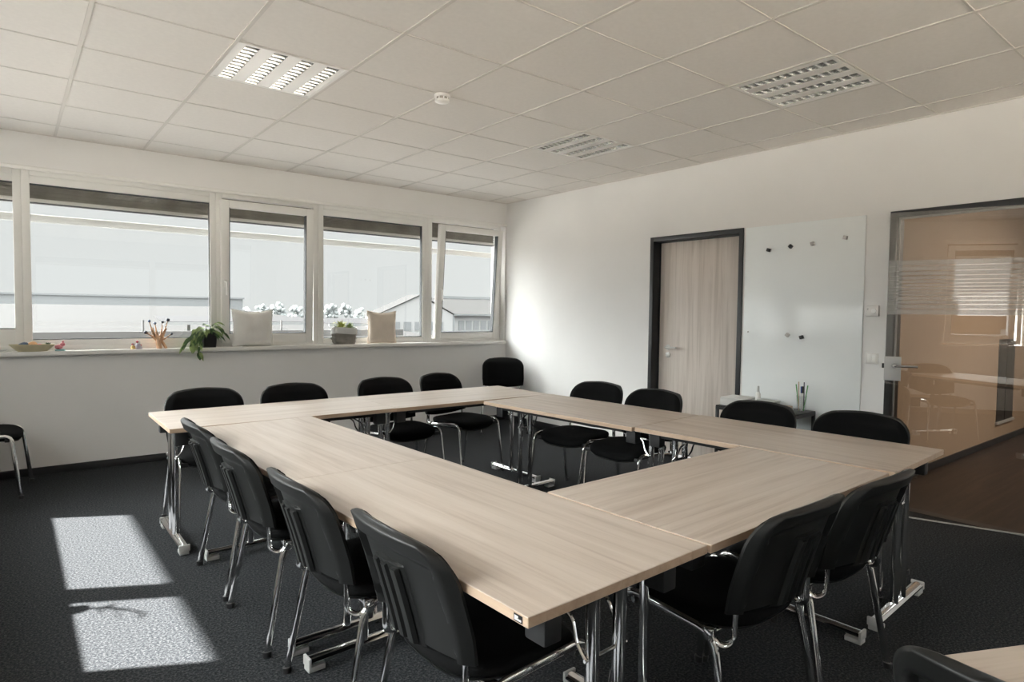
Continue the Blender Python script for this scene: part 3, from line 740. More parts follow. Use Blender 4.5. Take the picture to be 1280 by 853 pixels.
# ------------------------------------------------------------------ whiteboard, magnets, switches
def make_wall_items():
    w = thing('whiteboard', 'tall frameless glossy whiteboard on the right wall beside the timber door', 'whiteboard', (0, -3.845, 0))
    bm = B(); box(bm, (-0.010, -0.488, 0.16), (-0.004, 0.488, 2.12), 0.001); obj('panel', bm, M_WB, w)
    bm = B()
    for y in (-0.42, 0.42):
        for z in (0.3, 2.0): box(bm, (-0.004, y-0.03, z-0.03), (0.0, y+0.03, z+0.03))
    obj('wall_mount', bm, M_STEEL, w)
    mags = [(-3.577, 1.915, M_MAGB, 'black cube magnet on the whiteboard, top left of the upper row'), (-3.766, 1.931, M_MAGB, 'black cube magnet on the whiteboard, second of the upper row'),
            (-3.945, 1.939, M_MAGS, 'silver cube magnet on the whiteboard, third of the upper row'), (-4.194, 1.965, M_MAGS, 'silver cube magnet on the whiteboard, top right of the upper row'),
            (-3.762, 1.212, M_MAGS, 'silver magnet at the middle of the whiteboard, beside the lone black one'), (-3.879, 1.198, M_MAGB, 'black cube magnet at the middle of the whiteboard, below the others')]
    for i, (y, z, m, lb) in enumerate(mags):
        bm = B(); box(bm, (-0.026, -0.0135, -0.0135), (0, 0.0135, 0.0135), 0.002, M=Matrix.Rotation(0.3+0.5*i, 4, 'X'))
        o = obj('magnet', bm, m, None, loc=(-0.010, y, z)); tag(o, lb, 'magnet', 'whiteboard magnets')
    bm = B(); lathe(bm, [(0.001, 0), (0.006, 0), (0.006, 0.006), (0.001, 0.006)], n=12)
    for v in bm.verts: v.co = Vector((-v.co.z, v.co.x, v.co.y))
    o = obj('pin', bm, M_MAGS, None, loc=(-0.010, -3.404, 1.227)); tag(o, 'tiny grey pin at the left edge of the whiteboard', 'pin')
    t = thing('room_thermostat', 'white thermostat on the wall between whiteboard and glass door', 'thermostat', (0, -4.403, 1.411))
    bm = B(); box(bm, (-0.026, -0.044, -0.040), (0, 0.044, 0.040), 0.004); obj('case', bm, M_SWITCH, t)
    bm = B(); lathe(bm, [(0.001, 0), (0.019, 0), (0.017, 0.006), (0.001, 0.006)], n=20)
    for v in bm.verts: v.co = Vector((-0.026-v.co.z, v.co.x-0.012, v.co.y))
    obj('dial', bm, M_PVC, t)
    bm = B(); box(bm, (-0.027, 0.026, 0.006), (-0.0255, 0.034, 0.02)); obj('indicator', bm, M_MAGS, t)
    t = thing('light_switch', 'white double light switch below the thermostat', 'light switch', (0, -4.405, 1.06))
    bm = B(); box(bm, (-0.008, -0.043, -0.040), (0, 0.043, 0.040), 0.003); obj('switch_frame', bm, M_SWITCH, t)
    for s in (-1, 1):
        bm = B(); box(bm, (-0.013, s*0.001, -0.030), (-0.007, s*0.030, 0.030), 0.002); obj('rocker', bm, M_PVC, t)
make_wall_items()

# ------------------------------------------------------------------ side table by the whiteboard
def make_side_table():
    x0, x1, y0, y1, zt = -0.40, -0.04, -4.02, -3.36, 0.622
    t = thing('side_table', 'small black metal side table under the whiteboard holding pens and papers', 'table', ((x0+x1)/2, (y0+y1)/2, 0))
    hx, hy = (x1-x0)/2, (y1-y0)/2
    bm = B(); box(bm, (-hx, -hy, zt-0.012), (hx, hy, zt), 0.002); obj('tabletop', bm, M_SHELL, t)
    bm = B()
    for a in (-1, 1): box(bm, (-hx, a*hy, zt-0.035), (hx, a*(hy-0.022), zt-0.012)); box(bm, (a*hx, -hy+0.022, zt-0.035), (a*(hx-0.022), hy-0.022, zt-0.012))
    obj('table_frame', bm, M_ANTH, t)
    for a in (-1, 1):
        for b in (-1, 1):
            bm = B(); box(bm, (a*hx, b*hy, 0), (a*(hx-0.022), b*(hy-0.022), zt-0.035), 0.001); obj('leg', bm, M_ANTH, t)
    def sheets(name, x, y, w, l, z0, h, rz, m, label, cat, n=1, grp=None):
        bm = B(); box(bm, (-w/2, -l/2, 0), (w/2, l/2, h), 0.0015)
        o = obj(name, bm, m, None, loc=(x, y, z0)); o.rotation_euler = (0, 0, rz); tag(o, label, cat, grp); return o
    sheets('paper_stack', -0.25, -3.47, 0.21, 0.20, zt, 0.055, 0.05, M_PAPER, 'stack of white paper at the left end of the side table', 'paper')
    sheets('cardboard_tray', -0.245, -3.475, 0.23, 0.21, zt+0.055, 0.012, 0.12, M_PAPER, 'flat white tray lying on the stack of white paper', 'tray')
    sheets('flat_box', -0.24, -3.70, 0.2, 0.15, zt, 0.05, -0.1, M_PAPER, 'white flat box on the side table between bottle and books', 'box')
    sheets('folder', -0.24, -3.705, 0.21, 0.17, zt+0.05, 0.012, 0.1, M_GREYCAP, 'grey folder lying on the white flat box', 'folder')
    sheets('book', -0.30, -3.87, 0.13, 0.15, zt, 0.022, 0.1, M_PAPER, 'white book under the tan one on the side table', 'book', grp='books on the side table')
    sheets('book', -0.30, -3.865, 0.13, 0.14, zt+0.022, 0.024, 0.0, M_BOOKC, 'tan book topmost on the side table beside the pen glass', 'book', grp='books on the side table')
    t = thing('spray_bottle', 'slim white bottle standing among papers on the side table', 'bottle', (-0.17, -3.605, zt))
    bm = B(); lathe(bm, [(0.001, 0), (0.021, 0), (0.022, 0.004), (0.022, 0.10), (0.010, 0.118), (0.001, 0.118)], n=20); obj('bottle_body', bm, M_WHITE, t)
    bm = B(); lathe(bm, [(0.001, 0.118), (0.010, 0.118), (0.008, 0.165), (0.001, 0.167)], n=16); obj('cap', bm, M_GREYCAP, t)
    gx, gy = -0.16, -3.965
    bm = B(); lathe(bm, [(0.001, 0), (0.030, 0), (0.032, 0.004), (0.038, 0.125), (0.0365, 0.125), (0.030, 0.008), (0.001, 0.007)], n=28)
    o = obj('drinking_glass', bm, M_CLEAR, None, loc=(gx, gy, zt)); tag(o, 'clear drinking glass full of pens on the right end of the side table', 'glass')
    mg = mat('pen_green', (0.10, 0.36, 0.10), 0.4); mb = mat('pen_blue', (0.03, 0.07, 0.30), 0.4)
    pens = [(0.004, 0.020, 0.006, 0.050, 0.20, mg, 'green pen leaning left in the glass'), (-0.004, -0.019, -0.008, -0.050, 0.20, mg, 'green pen leaning right in the glass'), (0.017, 0.008, 0.022, 0.014, 0.185, mb, 'white marker with blue cap in the glass'), (-0.002, -0.002, -0.008, -0.012, 0.19, M_MAGB, 'white marker with black cap in the glass'), (0.016, -0.011, 0.022, -0.006, 0.22, M_MAGB, 'thin dark pencil at the back of the glass'), (-0.017, 0.012, -0.024, 0.014, 0.225, M_BOOKC, 'wooden pencil tallest in the glass')]
    for i, (ox, oy, tx, ty, L, m, lb) in enumerate(pens):
        p = thing('pen', lb, 'pen', (gx+ox, gy+oy, zt+0.009), 0, 'pens in the glass')
        top = Vector((tx-ox, ty-oy, L)); fat = 0.0062 if i in (2, 3) else 0.0036
        bm = B(); tube(bm, [(0, 0, 0), top*0.72], fat, n=10); obj('barrel', bm, M_WHITE if i in (2, 3) else m, p)
        bm = B(); tube(bm, [top*0.72, top], fat*1.12, n=10); obj('cap', bm, m if i != 4 else M_BEAD, p)
make_side_table()

# ------------------------------------------------------------------ things on the window sill
SZ = 1.013
def cushion(cx, y, wid, hei, thick, m, label, lean, pinch, rz=0):
    bm = B(); n = 18
    def pt(i, j, s):
        a, b = 2*i/n-1, 2*j/n-1
        px = a*(1-0.07*(1-abs(b)**1.5)*pinch)
        pz = b*(1-(0.17 if b > 0 else 0.03)*(1-abs(a)**1.7)*pinch)
        f = max(0, (1-a**4))**0.5*max(0, (1-b**4))**0.5
        wv = noise.noise(Vector((a*2.3+cx*5, b*2.3, s*3)))*0.012
        return Vector((px*wid/2, s*(thick/2*f+wv*f), hei/2+pz*hei/2))
    for s in (1, -1):
        V = [[bm.verts.new(pt(i, j, s)) for j in range(n+1)] for i in range(n+1)]
        for i in range(n):
            for j in range(n): bm.faces.new((V[i][j], V[i+1][j], V[i+1][j+1], V[i][j+1]))
    bmesh.ops.remove_doubles(bm, verts=bm.verts, dist=0.0006)
    mn = min(v.co.z for v in bm.verts)
    for v in bm.verts: v.co.z -= mn
    t = thing('cushion', label, 'cushion', (cx, y, SZ), rz, 'cushions on the window sill')
    o = obj('cover', bm, m, t, smooth=80); o.rotation_euler = (lean, 0, 0)
    bm = B(); P = [(-wid/2, 0, 0.004), (-wid/2, 0, hei), (wid/2, 0, hei), (wid/2, 0, 0.004), (-wid/2, 0, 0.004)]
    e = []
    for (a, b) in zip(P[:-1], P[1:]):
        for k in range(10):
            q = Vector(a).lerp(Vector(b), k/10); u = q.x/(wid/2); w = (q.z-hei/2)/(hei/2)
            e.append(Vector((q.x*(1-0.07*(1-abs(w)**1.5)*pinch), 0, hei/2+(q.z-hei/2)*(1-(0.17 if w > 0 else 0.03)*(1-abs(u)**1.7)*pinch))))
    tube(bm, e+[e[0]], 0.003, n=6); po = obj('piping', bm, m, t); po.rotation_euler = (lean, 0, 0); po.location.z = -min(0, mn)
    return t
def leafshape(bm, base, dirv, L, W, droop=0.3, up=(0, 0, 1)):
    dv = Vector(dirv).normalized(); u = Vector(up); side = dv.cross(u)
    if side.length < 1e-3: side = Vector((1, 0, 0))
    side.normalize(); nrm = side.cross(dv).normalized()
    N = 7; rows = []
    for k in range(N+1):
        t = k/N; p = Vector(base)+dv*(L*t) - Vector((0, 0, 1))*(droop*L*t*t)
        w = W*0.5*(math.sin(PI*t**0.75))**0.9 if 0 < t < 1 else 0.0004
        rows.append((p+side*w+nrm*w*0.25, p, p-side*w+nrm*w*0.25))
    V = [[bm.verts.new(q) for q in r] for r in rows]
    Vb = [[bm.verts.new(q-nrm*0.0012) for q in r] for r in rows]
    for k in range(N):
        for j in range(2):
            bm.faces.new((V[k][j], V[k][j+1], V[k+1][j+1], V[k+1][j])); bm.faces.new((Vb[k][j], Vb[k+1][j], Vb[k+1][j+1], Vb[k][j+1]))
def make_sill_things():
    cushion(-3.113, 0.03, 0.395, 0.365, 0.10, M_CREAM, 'off-white square cushion leaning on the window sill', d(-3), 1.0, d(3))
    cushion(-1.728, 0.03, 0.345, 0.362, 0.09, M_BEIGE, 'beige cushion on the window sill right of the paper bag planter', d(-2), 0.9, d(-3))
    # paper bag planter with succulent
    t = thing('paper_bag_planter', 'crumpled grey paper bag planter with white rolled rim holding a yellow-green succulent', 'planter', (-2.172, 0.03, SZ))
    bm = B(); n = 40; R = []
    for z, k in ((0, 0.86), (0.012, 0.92), (0.03, 0.99), (0.045, 0.95), (0.06, 1.04), (0.08, 0.97), (0.10, 1.03), (0.125, 1.0)):
        r = []
        for j in range(n):
            a = 2*PI*j/n; c, s = math.cos(a), math.sin(a)
            q = 1/max(abs(c)**3.2+abs(s)**3.2, 1e-6)**(1/3.2)
            w = 1+0.16*noise.noise(Vector((c*2.2, s*2.2, z*24)))*(1 if z > 0 else 0)
            r.append((0.130*k*q*c*w, 0.060*k*q*s*w, z))
        R.append(r)
    rings(bm, R, cap1=False); obj('bag', bm, M_GREYBAG, t, smooth=40)
    bm = B(); R = []
    for z, k in ((0.112, 1.02), (0.11, 1.07), (0.14, 1.08), (0.172, 1.06), (0.178, 1.03), (0.172, 1.0), (0.13, 0.97), (0.12, 0.95)):
        R.append([(0.130*k*math.cos(2*PI*j/n)/max(abs(math.cos(2*PI*j/n))**3.2+abs(math.sin(2*PI*j/n))**3.2, 1e-6)**(1/3.2), 0.060*k*math.sin(2*PI*j/n)/max(abs(math.cos(2*PI*j/n))**3.2+abs(math.sin(2*PI*j/n))**3.2, 1e-6)**(1/3.2), z+0.006*math.sin(4*PI*j/n)) for j in range(n)])
    rings(bm, R, cap0=False, cap1=True); obj('rolled_rim', bm, M_WHITEBAG, t, label='white rolled rim')
    for nm, cx, m, cnt, L in (('rosette', -0.035, M_SUCC, 40, 0.115), ('rosette', 0.062, M_LEAFL, 30, 0.080)):
        bm = B()
        for k in range(cnt):
            a = k*2.399; el = 1.35-1.1*(k/cnt)
            leafshape(bm, (cx, 0, 0.165), (math.cos(a)*math.cos(el), math.sin(a)*math.cos(el)*0.6, math.sin(el)), L*(0.75+0.4*random.random()), 0.018, 0.15)
        obj(nm, bm, m, t, smooth=60)
    bm = B(); box(bm, (-0.118, -0.052, 0.10), (0.118, 0.052, 0.15), 0.01); obj('soil', bm, M_SOIL, t)
    # trailing plant in a black pot
    t = thing('trailing_plant', 'trailing green and cream leaved plant in a black pot hanging over the sill edge', 'potted plant', (-3.525, 0.02, SZ))
    bm = B(); pr = [(0, 0.050), (0.004, 0.053), (0.135, 0.062), (0.14, 0.062), (0.138, 0.056), (0.115, 0.055)]
    rings(bm, [[(sx*r, sy*r, z) for sx, sy in ((1, 1), (0.92, 1.08), (-0.92, 1.08), (-1, 1), (-1.08, 0.92), (-1.08, -0.92), (-1, -1), (-0.92, -1.08), (0.92, -1.08), (1, -1), (1.08, -0.92), (1.08, 0.92))] for z, r in pr])
    obj('pot', bm, M_POT, t)
    bm = B(); bl = B(); st = B(); rnd = random.Random(4)
    stems = [((-0.03, -0.02), [(-0.09, -0.05, 0.17), (-0.14, -0.075, 0.09), (-0.17, -0.085, 0.03)]), ((0, -0.03), [(-0.05, -0.075, 0.16), (-0.09, -0.10, 0.06), (-0.10, -0.105, -0.04)]), ((0.01, -0.01), [(0.05, -0.03, 0.20), (0.09, -0.04, 0.19), (0.12, -0.05, 0.14)]), ((0.02, -0.02), [(0.03, -0.03, 0.21), (0.06, -0.04, 0.23)]), ((-0.02, 0.0), [(-0.06, -0.03, 0.20), (-0.12, -0.05, 0.17)]), ((-0.01, 0.01), [(-0.02, -0.01, 0.20), (-0.03, -0.03, 0.22)]), ((-0.03, -0.03), [(-0.12, -0.07, 0.14), (-0.19, -0.08, 0.08), (-0.22, -0.085, 0.02)]), ((-0.02, -0.03), [(-0.06, -0.08, 0.13), (-0.11, -0.095, 0.07), (-0.13, -0.10, 0.02)])]
    for k in range(9):
        a = 2.4*k; rr = 0.03+0.006*k
        stems.append(((0.02*math.cos(a), 0.02*math.sin(a)), [(-0.02+rr*math.cos(a), -0.025+0.5*rr*math.sin(a), 0.185-0.004*k), (-0.03+1.7*rr*math.cos(a), -0.035+0.8*rr*math.sin(a), 0.165-0.006*k)]))
    for (bx, by), pth in stems:
        P = smooth_path([(bx, by, 0.115)]+[Vector(q) for q in pth], 0.05, 4); tube(st, P, 0.0022, n=6)
        for k, p in enumerate(P[2:]):
            a = rnd.uniform(-1, 1); dv = (P[min(k+3, len(P)-1)]-P[k+1]).normalized()
            leafshape(bm if rnd.random() < 0.55 else bl, p, (dv.x+0.6*a, dv.y-0.5*abs(a)-0.2, dv.z*0.6-0.25), rnd.uniform(0.05, 0.08), rnd.uniform(0.022, 0.034), 0.35, up=(0, -0.6, 1))
    leafshape(bm, (-0.10, -0.105, -0.03), (0.05, -0.05, -1), 0.085, 0.05, 0.0, up=(0, -1, 0))
    obj('stems', st, M_LEAFL, t); obj('leaves', bm, M_LEAFG, t, smooth=60); obj('leaves', bl, M_LEAFL, t, smooth=60, label='pale cream-green leaves')
    bm = B(); box(bm, (-0.05, -0.05, 0.105), (0.05, 0.05, 0.118)); obj('soil', bm, M_SOIL, t)
    # wooden tree ornament
    t = thing('wooden_tree_ornament', 'pale wooden branch ornament with dark beads on its tips, left of the trailing plant', 'ornament', (-3.935, 0.01, SZ))
    bm = B(); tips = [(-0.105, -0.01, 0.145), (-0.075, 0.0, 0.245), (-0.03, 0.01, 0.225), (0.03, 0.0, 0.235), (0.075, 0.01, 0.255), (0.10, -0.01, 0.13), (-0.05, -0.015, 0.19), (0.06, -0.01, 0.18)]
    mids = [(-0.05, 0, 0.105), (-0.055, 0, 0.16), (-0.02, 0, 0.15), (0.02, 0, 0.15), (0.045, 0, 0.16), (0.05, 0, 0.09), (-0.035, -0.005, 0.12), (0.035, -0.005, 0.115)]
    tube(bm, [(0.0, 0, 0), (-0.005, 0, 0.05), (0.0, 0, 0.115)], 0.034, 0.022, n=12, taper=1.0)
    for q, m in zip(tips, mids): tube(bm, smooth_path([(m[0]*0.35, m[1], 0.075), m, q], 0.03), 0.0115, n=8, taper=0.35)
    tube(bm, [(0.055, -0.01, 0), (0.03, 0, 0.05), (0.0, 0, 0.09)], 0.012, n=8)
    obj('branches', bm, M_TWIG, t)
    for i, q in enumerate(tips[:6]):
        bm = B(); ball(bm, q, 0.016 if i in (0, 4) else 0.012, 2); obj('bead', bm, M_BEADB if i in (1, 2) else M_BEAD, t)
    # little painted figures
    def figure(x, y, h, m1, m2, m3, label):
        t = thing('painted_figurine', label, 'figurine', (x, y, SZ), 0, 'small figurines on the sill')
        bm = B(); lathe(bm, [(0.001, 0), (0.38*h, 0), (0.42*h, 0.08*h), (0.30*h, 0.45*h), (0.16*h, 0.62*h), (0.001, 0.64*h)], n=16); obj('body', bm, m1, t)
        bm = B(); ball(bm, (0, 0, 0.76*h), 0.24*h, 2); obj('head', bm, m2, t)
        bm = B(); ball(bm, (-0.12*h, -0.2*h, 0.82*h), 0.15*h, 2); ball(bm, (0.22*h, -0.1*h, 0.40*h), 0.13*h, 2); obj('hat', bm, m3, t)
    figure(-4.140, 0.0, 0.052, M_YELLOW, M_LILAC, M_RED, 'tiny yellow painted figurine on the sill, left of its lilac neighbour')
    figure(-4.098, 0.01, 0.078, M_LILAC, M_WHITE, M_RED, 'tiny lilac painted figurine on the sill beside the wooden ornament')
    # shallow bowl with trinkets
    bx, by = -4.84, -0.005
    t = thing('shallow_bowl', 'wide shallow olive ceramic bowl on the left of the window sill', 'bowl', (bx, by, SZ))
    bm = B(); lathe(bm, [(0.001, 0), (0.095, 0), (0.10, 0.004), (0.150, 0.052), (0.152, 0.058), (0.146, 0.056), (0.095, 0.012), (0.001, 0.010)], n=40, sy=0.45); obj('bowl_body', bm, M_BOWL, t)
    def trinket(name, dx, z, r, sc, m, label, cat, dy=-0.01):
        bm = B(); ball(bm, (0, 0, 0), r, 2, sc)
        for v in bm.verts: v.co *= 1+0.12*noise.noise(v.co*60)
        o = obj(name, bm, m, None, loc=(bx+dx, by+dy, SZ+z)); tag(o, label, cat, 'trinkets in the bowl')
    trinket('stone', -0.055, 0.045, 0.036, (1.1, 0.7, 0.9), M_BLUE, 'dark blue stone in the olive bowl', 'stone')
    trinket('sea_shell', 0.0, 0.055, 0.028, (1.2, 0.7, 0.9), M_ORANGE, 'orange shell topmost in the olive bowl', 'shell')
    trinket('sea_shell', -0.022, 0.040, 0.026, (1.2, 0.7, 0.8), M_BOOKC, 'pale brown shell low in the olive bowl', 'shell', 0.004)
    trinket('pebble', 0.045, 0.045, 0.022, (1, 0.8, 0.8), M_PINK, 'small reddish pebble in the olive bowl', 'pebble')
    t = thing('pine_sprig', 'small dark green sprig at the right rim of the bowl', 'sprig', (bx+0.10, by-0.005, SZ+0.030))
    bm = B()
    for k in range(9): a = k*2.4; leafshape(bm, (0, 0, 0.0), (math.cos(a)*0.5, math.sin(a)*0.3, 1), 0.05, 0.012, 0.1)
    obj('needles', bm, M_LEAFG, t)
    bm = B(); tube(bm, [(0, 0, 0), (0, 0, 0.03)], 0.004, n=6); obj('stalk', bm, M_TWIG, t)
    t = thing('pink_figurine', 'pink figurine on a teal base at the right of the olive bowl', 'figurine', (-4.660, -0.01, SZ))
    bm = B(); box(bm, (-0.035, -0.02, 0), (0.035, 0.02, 0.012), 0.004); obj('base', bm, M_TEAL, t)
    bm = B(); ball(bm, (-0.008, 0, 0.032), 0.024, 2, (1.2, 0.8, 0.9)); ball(bm, (0.018, 0, 0.052), 0.018, 2); ball(bm, (0.02, 0, 0.075), 0.009, 2)
    obj('body', bm, M_PINK, t, smooth=80)
    bm = B(); ball(bm, (0.024, -0.014, 0.055), 0.008, 1); ball(bm, (-0.012, -0.019, 0.022), 0.005, 1); obj('trim', bm, M_RED, t)
    bm = B(); lathe(bm, [(0.001, 0), (0.05, 0), (0.075, 0.018), (0.073, 0.020), (0.05, 0.004), (0.001, 0.004)], n=28, sy=0.6)
    o = obj('white_dish', bm, M_WHITE, None, loc=(-5.055, 0.0, SZ)); tag(o, 'low white dish at the left edge of the photo on the sill', 'dish')
    # plant on the left sill whose shadow falls into the patch of sun
    t = thing('twig_plant', 'small twiggy plant on the sill of the left wall', 'potted plant', (XL-0.045, -2.43, 0.985))
    bm = B(); lathe(bm, [(0.001, 0), (0.035, 0), (0.045, 0.07), (0.040, 0.07), (0.001, 0.06)], n=20); obj('pot', bm, M_POT, t)
    bm = B()
    tube(bm, [(0, 0, 0.06), (0.0, 0.005, 0.17), (0.01, -0.05, 0.24)], 0.009, n=8, rad=0.03); tube(bm, [(0, 0.003, 0.17), (0, -0.03, 0.24), (0.0, -0.09, 0.30)], 0.006, n=8, rad=0.03); tube(bm, [(0, -0.03, 0.2), (0, -0.14, 0.21)], 0.003, n=6)
    obj('stem', bm, M_TWIG, t)
    bm = B()
    for q, dv in (((0.01, -0.05, 0.24), (0, -0.6, 0.5)), ((0, -0.09, 0.30), (0, -0.7, -0.2)), ((0, 0.0, 0.17), (0, 0.5, 0.5)), ((0, 0.0, 0.14), (0, -0.9, 0.2))): leafshape(bm, q, dv, 0.07, 0.025, 0.1, up=(1, 0, 0.3))
    obj('leaves', bm, M_LEAFG, t)
make_sill_things()

# ------------------------------------------------------------------ outside
def make_outside():
    bm = B(); box(bm, (-300, 0.9, -6.2), (400, 500, -6.0)); box(bm, (-300, -200, -6.2), (-6.9, 0.9, -6.0)); struct('ground', bm, M_GROUND, smooth=0)
    # unseen pale gravel, added to throw the sunlight up to the ceiling
    bm = B(); box(bm, (-26, 3.2, -0.4), (5, 21, -0.25)); box(bm, (-26, -14, -0.4), (-9.0, 3.2, -0.25)); struct('bounce_terrace', bm, M_BOUNCE, smooth=0)
    bm = B(); box(bm, (-26, -26, -0.4), (5, -14, -0.25)); box(bm, (-5.7, -14, -0.4), (5, -10.2, -0.25)); struct('bounce_terrace_rear', bm, M_BOUNCEWARM, smooth=0)  # unseen, added and tinted warm to bounce light onto the ceiling
    bm = B(); box(bm, (-9.0, 0.3, -0.4), (5, 3.2, -0.25)); box(bm, (-9.0, -14, -0.4), (XL-0.3, 0.3, -0.25)); struct('dim_strip', bm, M_DIMPAVING, smooth=0)  # unseen and kept dark, so the ceiling by the windows gets less bounce
    # eave over the window wall keeps the high sun out
    bm = B(); box(bm, (-7.2, 0.3, 2.62), (0.6, 1.15, 2.72)); struct('eave', bm, M_EAVE, smooth=0)
    bm = B(); box(bm, (-6.956, -9.7, 2.62), (XL-0.3, 0.3, 2.72)); struct('eave_side', bm, M_EAVE, smooth=0)
    bm = B(); box(bm, (XL-0.3, YB-1.25, 2.62), (0.12, YB-0.3, 2.72)); struct('rear_sky_block', bm, M_EAVE, smooth=0)  # unseen slab, added to keep the high sky out of the rear windows
    bm = B(); box(bm, (-8.0, 0.975, 2.158), (3.0, 1.0, 2.228), 0.004)  # solid bar in place of a pale band reflected in the outer panes
    for x in (-6.5, 2.0): box(bm, (x-0.01, 0.99, 2.22), (x+0.01, 1.01, 2.63))
    o = obj('reflection_bar', bm, M_REFLBAR, None); tag(o, 'pale horizontal bar outside, standing in for a band reflected in the panes', 'rail')
    # long hazy grey hall on the horizon
    t = thing('industrial_hall', 'long pale grey flat-roofed hall on the horizon behind the left windows', 'building', (-20, 160, -6))
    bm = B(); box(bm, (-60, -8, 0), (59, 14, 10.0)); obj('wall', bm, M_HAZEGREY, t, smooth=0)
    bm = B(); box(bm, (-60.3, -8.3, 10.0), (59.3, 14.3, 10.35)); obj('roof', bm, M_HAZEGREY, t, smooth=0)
    # trees on the horizon
    rnd = random.Random(11)
    for k in range(9):
        x = 42+k*4.7; top = 9.6+0.5*math.sin(k*1.3)-(0.9 if k > 6 else 0)-(0.8 if k < 2 else 0)
        t = thing('distant_tree', 'hazy bushy tree in the row on the horizon', 'tree', (x, 163+rnd.uniform(-2, 2), -6), 0, 'row of trees on the horizon')
        bm = B()
        for q in range(34):
            qx = rnd.uniform(-1.65, 1.65)
            vs = ball(bm, (qx, rnd.uniform(-0.7, 0.7), top-0.35*abs(qx)-rnd.uniform(0.7, 3.8)), rnd.uniform(0.4, 0.65), 2)
            for v in vs: v.co *= 1+0.012*noise.noise(v.co*0.9)
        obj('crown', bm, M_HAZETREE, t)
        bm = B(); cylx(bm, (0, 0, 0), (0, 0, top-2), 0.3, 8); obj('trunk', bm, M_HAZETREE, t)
    # broad white hall roof between the carports and the horizon
    t = thing('white_roofed_hall', 'broad hall with a plain white low roof filling the view behind the carports', 'building', (0, 30, -6))
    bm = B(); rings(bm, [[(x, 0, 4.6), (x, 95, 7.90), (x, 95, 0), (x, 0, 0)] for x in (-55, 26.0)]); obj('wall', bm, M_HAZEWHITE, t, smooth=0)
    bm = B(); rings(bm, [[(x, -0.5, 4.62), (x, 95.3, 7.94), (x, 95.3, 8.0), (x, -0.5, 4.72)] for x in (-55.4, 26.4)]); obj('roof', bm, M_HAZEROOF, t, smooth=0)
    def carport(x0, x1, y, z, label, posts):
        t = thing('carport', label, 'carport', (x0, y, -6), 0, 'carports outside')
        bm = B(); L = x1-x0
        box(bm, (0, -1.1, -0.03), (L, 1.1, 0.03), M=Matrix.Translation((0, 0, z+6)) @ Matrix.Rotation(d(6), 4, 'X')); obj('roof', bm, M_PANEL, t, smooth=0)
        bm = B(); box(bm, (0, -1.13, z+5.78), (L, -1.08, z+5.90)); obj('roof_edge', bm, M_HAZEWIN, t, smooth=0)
        for p in posts:
            bm = B(); box(bm, (p-0.05, -0.95, 0), (p+0.05, -0.85, z+5.82)); obj('post', bm, M_HAZELINE, t, smooth=0)
    carport(0.0, 6.4, 24, 0.94, 'long carport with dark roof edge behind the trailing plant', (1.0, 3.4, 6.1))
    carport(7.1, 10.2, 24, 0.86, 'shorter carport behind the paper bag planter', (0.45, 2.8))
    # white gabled hall on the right
    t = thing('gabled_hall', 'white gabled hall with a row of windows seen through the rightmost window', 'building', (33.8, 60, -6))
    bm = B()
    prof = [(-5.6, 0), (4.8, 0), (4.8, 7.1), (0, 9.35), (-5.6, 7.0)]
    rings(bm, [[(x, 0, z) for x, z in prof], [(x, 3, z) for x, z in prof]]); obj('gable', bm, M_HAZEWHITE, t, smooth=0)
    bm = B()
    for (a, b) in (((-5.8, 6.95), (0, 9.4)), ((0, 9.4), (5.0, 7.05))):
        rings(bm, [[(a[0], -0.15, a[1]), (b[0], -0.15, b[1]), (b[0], -0.15, b[1]+0.09), (a[0], -0.15, a[1]+0.09)], [(a[0], 3, a[1]), (b[0], 3, b[1]), (b[0], 3, b[1]+0.09), (a[0], 3, a[1]+0.09)]])
    obj('roof', bm, M_HAZEROOF, t, smooth=0)
    bm = B(); box(bm, (4.8, 0.5, 0), (26, 12, 7.2)); obj('wall', bm, M_HAZEWHITE, t, smooth=0)
    bm = B(); rings(bm, [[(4.8, -0.1, 7.2), (4.8, 8, 9.35), (4.8, 8, 9.2), (4.8, -0.1, 7.02)], [(26, -0.1, 7.2), (26, 8, 9.35), (26, 8, 9.2), (26, -0.1, 7.02)]]); obj('roof', bm, M_HAZEROOF, t, smooth=0)
    bm = B(); box(bm, (4.8, -0.2, 7.0), (26, -0.08, 7.16)); obj('gutter', bm, M_HAZEWIN, t, smooth=0)
    bm = B(); box(bm, (8.2, 7.8, 9.3), (26, 8.2, 9.65)); obj('ridge_vent', bm, M_HAZEWIN, t, smooth=0)
    bm = B(); box(bm, (4.7, -0.05, 0), (4.95, 0.52, 7.0)); obj('corner_post', bm, M_HAZEWIN, t, smooth=0)
    for k in range(8):
        x = 5.9+k*1.15
        bm = B(); box(bm, (x, 0.42, 5.15), (x+0.85, 0.52, 6.35)); w = obj('window', bm, M_HAZEWIN, t, smooth=0)
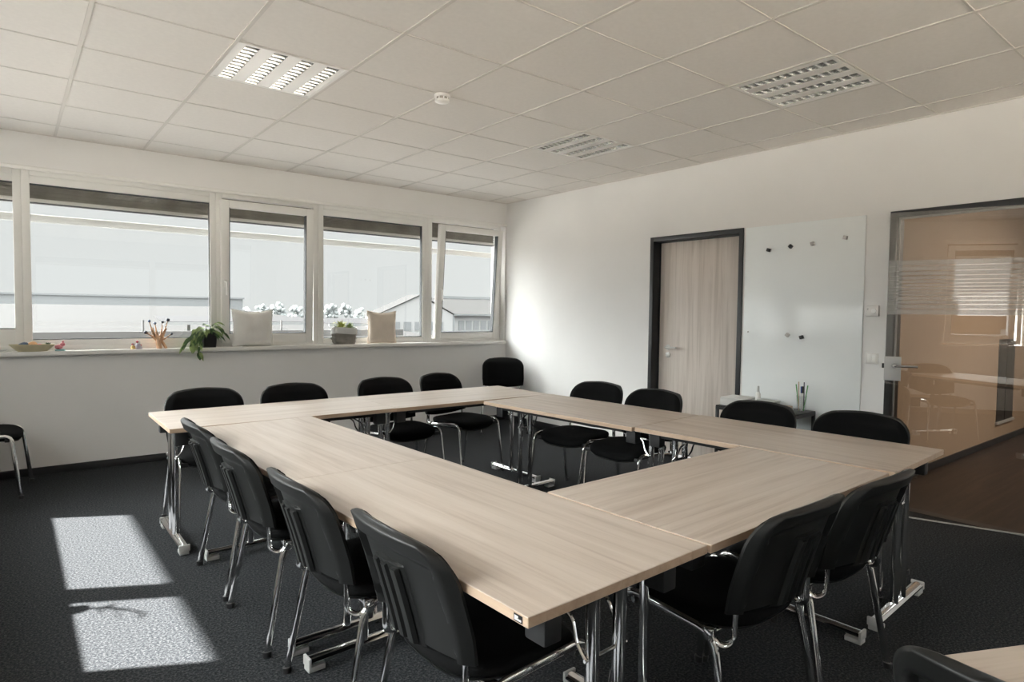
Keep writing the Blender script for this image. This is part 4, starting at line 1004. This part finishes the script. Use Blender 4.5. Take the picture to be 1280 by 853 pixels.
    for k in range(6):
        x = -5.2+k*1.5
        bm = B(); box(bm, (x, -0.06, 5.15), (x+1.0, 0.02, 6.2)); obj('window', bm, M_HAZEWIN, t, smooth=0)
    # railing on the flat roof next door
    t = thing('roof_railing', 'thin pale railing on the flat roof outside the left windows', 'railing', (-6, 10, -0.25))
    for x in (-2.4, 0.6, 3.4, 6.5, 9.3):
        bm = B(); cylx(bm, (x, 0, 0), (x, 0, 1.37), 0.022, 8); obj('post', bm, M_HAZELINE, t)
    bm = B(); box(bm, (-3, -0.05, 0.93), (10, 0.05, 1.11)); obj('rail', bm, M_HAZELINE, t)
    # the view to the left, met only as a reflection in the glass door
    t = thing('brick_house', 'brown house far out on the left side of the building', 'building', (-60, -32, -6))
    bm = B(); box(bm, (-6, -7, 0), (6, 7, 7.6)); obj('wall', bm, M_BRICK, t, smooth=0)
    bm = B(); box(bm, (-4, -6, 7.6), (6, 1.0, 9.6)); obj('roof', bm, M_HAZEGREY, t, smooth=0)
    bm = B(); box(bm, (6, -7.5, 4.0), (9, 5.0, 4.6)); obj('canopy', bm, M_HAZEWHITE, t, smooth=0)
    bm = B(); box(bm, (6.0, -2, 5.6), (6.1, 2, 6.5)); obj('window', bm, M_HAZEWIN, t, smooth=0)
    for k in range(5):
        bm = B()
        for q in range(5): ball(bm, (rnd.uniform(-1.5, 1.5), rnd.uniform(-2, 2), 2+rnd.uniform(0, 1.6)), rnd.uniform(1.1, 1.8), 2)
        cylx(bm, (0, 0, 0), (0, 0, 2), 0.2, 8)
        o = obj('autumn_bush', bm, M_BUSH, None, loc=(-46+rnd.uniform(-2, 2), -40+k*7.2, -6)); tag(o, 'brown bush in front of the brown house', 'bush', 'bushes by the brown house')
    bm = B(); R = []
    for k in range(25):
        y = -220+k*16; h = 9+4*noise.noise(Vector((k*0.35, 0, 0)))
        R.append([(-260, y, -6), (-230, y, -6), (-240, y, h*0.8), (-255, y, h)])
    rings(bm, R); o = struct('hill', bm, M_HILL)
make_outside()
